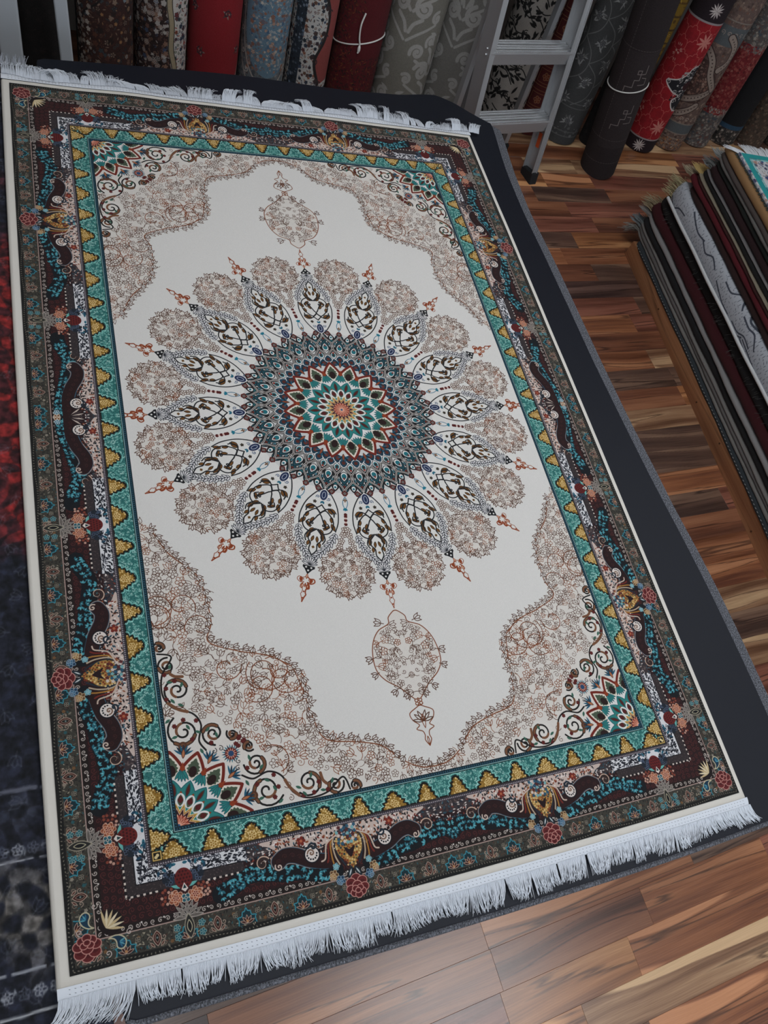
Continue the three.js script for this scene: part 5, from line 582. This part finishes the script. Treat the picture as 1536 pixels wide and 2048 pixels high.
// ---------------------------------------------------------------- stack of folded rugs on a wooden base, right of the aisle
{
  const A = [1.64, 0, -1.034], TH = -0.0501, LN = 2.45, place = (o) => { o.position.set(...A); o.rotation.y = TH; return o; };
  const pal = place(thing('wooden_base', 'orange-brown board base under the stack of folded rugs', 'pallet')), oak = std('#ffffff', 0.55, { map: woodTex(31, '#84563a', '#9c6a48', '#ac7a56', '#68442c') });
  const bd = box(0, 0.022, 0, 0.07, 0, LN); { const p = bd.attributes.position, u = bd.attributes.uv; for (let i = 0; i < p.count; i++) u.setXY(i, p.getZ(i) / 2.2, p.getY(i) / 0.5 + 0.3); }
  mesh('side_board', bd, oak, pal); mesh('side_board', box(0.9, 0.922, 0, 0.07, 0, LN), oak, pal); for (const z of [0, LN - 0.022]) mesh('end_board', box(0.022, 0.9, 0, 0.07, z, z + 0.022), oak, pal); mesh('deck', box(0.022, 0.9, 0.05, 0.0695, 0.022, LN - 0.022), oak, pal);
  for (const [z, y] of [[0.35, 0.045], [0.8, 0.03], [1.0, 0.05], [1.35, 0.02]]) mesh('nail', new THREE.CylinderGeometry(0.0035, 0.0035, 0.002, 10).rotateZ(Math.PI / 2).translate(-0.0008, y, z), std('#4a2f1a', 0.5), pal);
  // a folded rug: rounded fold towards the aisle, gently wavy
  function foldGeo(y0, y1, x0, zFar, seed, wav = 0.004) {
    const h = (y1 - y0) / 2, N = 12, M = 70, rx = Math.min(h, 0.02), pts = []; pts.push([0.9, y1 - y0]); pts.push([0.3, y1 - y0]); for (let k = 0; k <= N; k++) { const a = Math.PI / 2 + (k / N) * Math.PI; pts.push([rx + Math.cos(a) * rx, h + Math.sin(a) * h]); } pts.push([0.3, 0]); pts.push([0.9, 0]);
    const nv = pts.length - 1;
    return gridGeo(M, nv, (u, v) => { const q = pts[Math.round(v * nv)], z = zFar + u * (LN - zFar), s = Math.max(0, 1 - q[0] / 0.3), dx = wav * n2(z * 2.2, seed * 7.1) * s + 0.0016 * n2(z * 11, seed) * s, e = u < 0.02 ? 0.012 * (1 - u / 0.02) : 0; return [x0 + q[0] + dx + e * s, y0 + q[1] + 0.002 * n2(z * 2, 2) * s * Math.sin((Math.PI * (y0 + q[1] - 0.0702)) / 0.5418), z]; }, (u, v) => [u * (LN - zFar), pts[Math.round(v * nv)][0] > 0.29 ? 0.3 : pts[Math.round(v * nv)][1] + 0.0]);
  }
  function tufts(x, y0, y1, z, n, len, out, rand, zLow) {       // yarns lie on the rug below until they pass its end, then hang
    const l = []; for (let k = 0; k < n; k++) { const xx = x + 0.012 + rand() * rand() * 0.25, y = y0 + 0.003 + rand() * (y1 - y0 - 0.005), L = len * (0.6 + rand() * 0.7), a = -0.25 + (rand() - 0.5) * 1.1, pts = [[xx, y, z + 0.006]]; let py = y; for (let i = 1; i <= 4; i++) { const q = a * (i / 4), pz = z - (i / 4) * L * Math.cos(q), px = Math.max(x + 0.006 - 0.3 * Math.max(0, zLow - pz), xx + Math.sin(q) * L * (i / 4)); py = out && pz < zLow - 0.012 ? Math.max(0.01, py - L * 0.3 * rand()) : Math.max(y0 + 0.0025, py - 0.003); pts.push([px, py + rand() * 0.001, pz]); } l.push(pts); } return l; }
  const velvet = (col) => std(col, 0.85, { bumpMap: fuzzAt(60, 12), bumpScale: 0.0015, });
  // light grey rug print
  const lg = (() => { const W = 1024, H = 256, cv = makeCanvas(W, H), c = cv.getContext('2d'), r = rng(71), s = W / 1.2; c.scale(s, s); fillAll(c, 1.2, 0.3, '#c3c7cf'); for (const [x, y] of scatter(r, 0, 1.2, 0, 0.3, 0.011, () => true)) leaf(c, x, y, 0.006 + r() * 0.01, 0.0022, (r() < 0.7 ? 1.45 : 0.2) + r() * 0.3, r() < 0.6 ? '#5c616d' : '#868b97'); for (let k = 0; k < 46; k++) { c.strokeStyle = '#474c59'; c.lineWidth = 0.0055; const x = r() * 1.2, y = r() * 0.3; smooth(c, [[x, y], [x + 0.05, y + 0.02 * (r() - 0.2)], [x + 0.09, y + 0.05 * (r() - 0.5)], [x + 0.14, y + 0.06 * (r() - 0.5)]]); c.stroke(); } return tex(cv, 1 / 1.2, 1 / 0.3); })();
  const rows = [                                             // y0, y1, x0, far end, material, label, fringe
    [0.0702, 0.093, -0.004, 0.02, velvet('#333a3f'), 'slate rug with dotted pale stitching, lowest in the stack on the wooden base'],
    [0.0932, 0.108, 0.002, -0.04, velvet('#8a8682'), 'thin grey rug just above the slate one at the bottom of the stack', '#8d8c86'],
    [0.1082, 0.122, 0.004, -0.045, velvet('#6d6866'), 'thin taupe-grey rug, third from the bottom of the stack', '#7b8284'],
    [0.1222, 0.137, 0.006, -0.04, velvet('#8f8b88'), 'thin pale grey rug directly below the black one in the stack', '#6f7678'],
    [0.1372, 0.17, 0.006, -0.04, velvet('#1b1c1f'), 'black folded rug in the lower third of the stack'],
    [0.1702, 0.19, 0.004, -0.035, velvet('#a3a0a0'), 'light grey folded rug just under the wine-red one', '#8f8a86'],
    [0.1902, 0.237, 0.006, -0.05, velvet('#480d17'), 'wine-red folded rug in the lower half of the stack', '#a8987a'],
    [0.2372, 0.293, 0.012, -0.03, velvet('#17171a'), 'thick black shaggy folded rug below the light grey patterned one'],
    [0.2932, 0.384, 0.0, 0.0, std('#ffffff', 0.9, { map: lg, bumpMap: fuzzAt(40, 10), bumpScale: 0.001 }), 'thick light grey folded rug with dark branching lines, middle of the stack', '#b7ac86'],
    [0.3842, 0.416, 0.008, 0.055, velvet('#39211f'), 'dark brown folded rug above the light grey patterned one'],
    [0.4162, 0.44, 0.006, 0.02, velvet('#651220'), 'bright wine-red folded rug in the upper half of the stack', '#a89a82'],
    [0.4402, 0.456, 0.008, 0.045, velvet('#46221f'), 'thin rust-brown folded rug just above the bright wine-red one'],
    [0.4562, 0.464, 0.006, 0.05, velvet('#a59a86'), 'thin beige rug edge in the upper half of the stack', '#b59a63'],
    [0.4642, 0.487, 0.012, 0.055, velvet('#1a1c1d'), 'black folded rug above the thin beige edge'],
    [0.4872, 0.494, 0.009, 0.06, velvet('#8d898a'), 'thin grey rug edge between the two dark rugs near the top'],
    [0.4942, 0.526, 0.012, 0.075, velvet('#2f1519'), 'near-black maroon folded rug in the upper part of the stack', '#7d7f7e'],
    [0.5262, 0.55, 0.014, 0.08, velvet('#1d2421'), 'black-green folded rug below the grey edges near the top'],
    [0.5502, 0.566, 0.008, 0.085, velvet('#85827f'), 'mid-grey folded rug second below the tan one', '#8b8d8c'],
    [0.5662, 0.584, 0.004, 0.08, velvet('#5d5350'), 'taupe-brown folded rug directly below the tan one'],
    [0.5842, 0.612, 0.004, 0.075, velvet('#a0794f'), 'tan jute-backed rug just under the turquoise-bordered rug'],
  ];
  const rand = rng(88);
  rows.forEach(([y0, y1, x0, zf, mat, label, fr], i) => {
    const o = tag(place(mesh('folded_rug', foldGeo(y0, y1 - 0.0011, x0, zf, i + 1), mat)), label, 'folded rug', 'folded rugs in the stack');
    if (fr) stuff(mesh('fringe', threads(tufts(x0, y0, y1, zf, 150, 0.06, i === 1, rand, Math.min(0.02, ...rows.slice(0, i).map((q) => q[3]))), 0.001), std(fr, 0.95), o));
    if (i === 0) { const l = []; for (let z = 0.04; z < LN; z += 0.016) l.push([[x0 - 0.0006 + 0.004 * n2(z * 2.2, 7.1), y1 - 0.01, z], [x0 - 0.0008 + 0.004 * n2(z * 2.2, 7.1), y1 - 0.008, z + 0.007]]); stuff(mesh('stitches', threads(l, 0.0016), std('#a9acad', 0.9), o)); }
    if (i === 8) { const pts = Array.from({ length: 50 }, (_, k) => { const z = 0.005 + (k / 49) * (LN - 0.01); return new THREE.Vector3(x0 + 0.0 + 0.004 * n2(z * 2.2, 9 * 7.1), y0 + 0.012, z); }); mesh('binding', new THREE.TubeGeometry(new THREE.CatmullRomCurve3(pts), 120, 0.0065, 8), std('#c9cacb', 0.85), o); }
    if (i === 7) { const l = []; for (let k = 0; k < 160; k++) { const z = 0.02 + rand() * 1.9, y = y0 + 0.008 + rand() * 0.04; l.push([[x0 + 0.004, y, z], [x0 - 0.008 - rand() * 0.008, Math.max(y0 + 0.003, y - 0.004 - rand() * 0.01), z + (rand() - 0.5) * 0.016]]); } stuff(mesh('shag', threads(l, 0.0007), std('#5a5a58', 0.95), o)); }
  });
  // price tag scrap on the brown rug
  tag(mesh('paper_scrap', new THREE.BoxGeometry(0.003, 0.012, 0.009).rotateX(0.5).rotateY(0.3).translate(1.633, 0.402, -0.6 + 0.11), std('#e4e2de', 0.8)), 'tiny white paper scrap caught on the dark brown folded rug', 'paper scrap');
  // top rug
  const T = place(thing('bordered_rug', 'white rug with turquoise border and navy flowers on top of the stack', 'rug')); const Wt = 0.86, cv = makeCanvas(512, 1024), c = cv.getContext('2d'), r = rng(93), zf = 0.128;
  c.scale(512 / Wt, 1024 / 2.3); fillAll(c, Wt, 2.3, '#cfcfd2'); sprinkle(c, Wt, 2.3, r, 0.018, ['#2b3560', '#8d8a8a', '#6a5a58', '#3a4678', '#b08a7c'], 0.015); c.fillStyle = '#d6d4d2'; c.fillRect(0.13, 0.13, 0.6, 2.0); for (const [x, y] of scatter(r, 0.15, 0.72, 0.15, 2.1, 0.06, () => true)) { for (let k = 0; k < 8; k++) leaf(c, x, y, 0.03, 0.008, (k * TAU) / 8, '#1f2a58'); blossom(c, x, y, 0.012, 0, '#6a7ab0', null); } sprinkle(c, Wt, 2.3, r, 0.022, ['#7d4a4c', '#8f949c', '#4a5a48'], 0.012, 0.14, 2.1, 0.14, 0.72); c.strokeStyle = '#9aa0a8'; c.lineWidth = 0.006; c.strokeRect(0.125, 0.125, 0.61, 2.05); c.lineWidth = 0.026; c.strokeStyle = '#1c9a9c'; c.strokeRect(0.021, 0.013, Wt - 0.04, 2.27); c.lineWidth = 0.004; c.strokeStyle = '#5cc8c6'; c.strokeRect(0.04, 0.031, Wt - 0.078, 2.234);
  const g = rbox(0.03, 0.03 + Wt, 0.6122, 0.6235, zf, zf + 2.3, 0.004), P = g.attributes.position, U = g.attributes.uv; for (let i = 0; i < P.count; i++) U.setXY(i, (P.getX(i) - 0.03) / Wt, 1 - (P.getZ(i) - zf) / 2.3);
  mesh('pile', g, std('#ffffff', 0.9, { map: tex(cv), bumpMap: fuzzAt(60, 160), bumpScale: 0.0008 }), T); const ed = []; for (let z = zf; z < LN; z += 0.004) ed.push([[0.032, 0.616, z], [0.018 + rand() * 0.008, 0.6135, z + (rand() - 0.5) * 0.008]]); stuff(mesh('edge_nap', threads(ed, 0.0016), std('#2a3a3a', 0.95), T));
  const fl = []; for (let x = 0.03; x < 0.03 + Wt; x += 0.0018) { const a = (x < 0.07 ? -0.9 : 0) + (rand() - 0.5) * 0.5, L = 0.05 + rand() * 0.015; fl.push([[x, 0.619, zf + 0.003], [x + Math.sin(a) * L * 0.5, 0.618, zf - Math.cos(a) * L * 0.5], [x + Math.sin(a) * L, 0.6135, zf - Math.cos(a) * L]]); } stuff(mesh('fringe', threads(fl, 0.0012), std('#d2d5da', 0.9), T));
}
renderer.render(scene, camera);
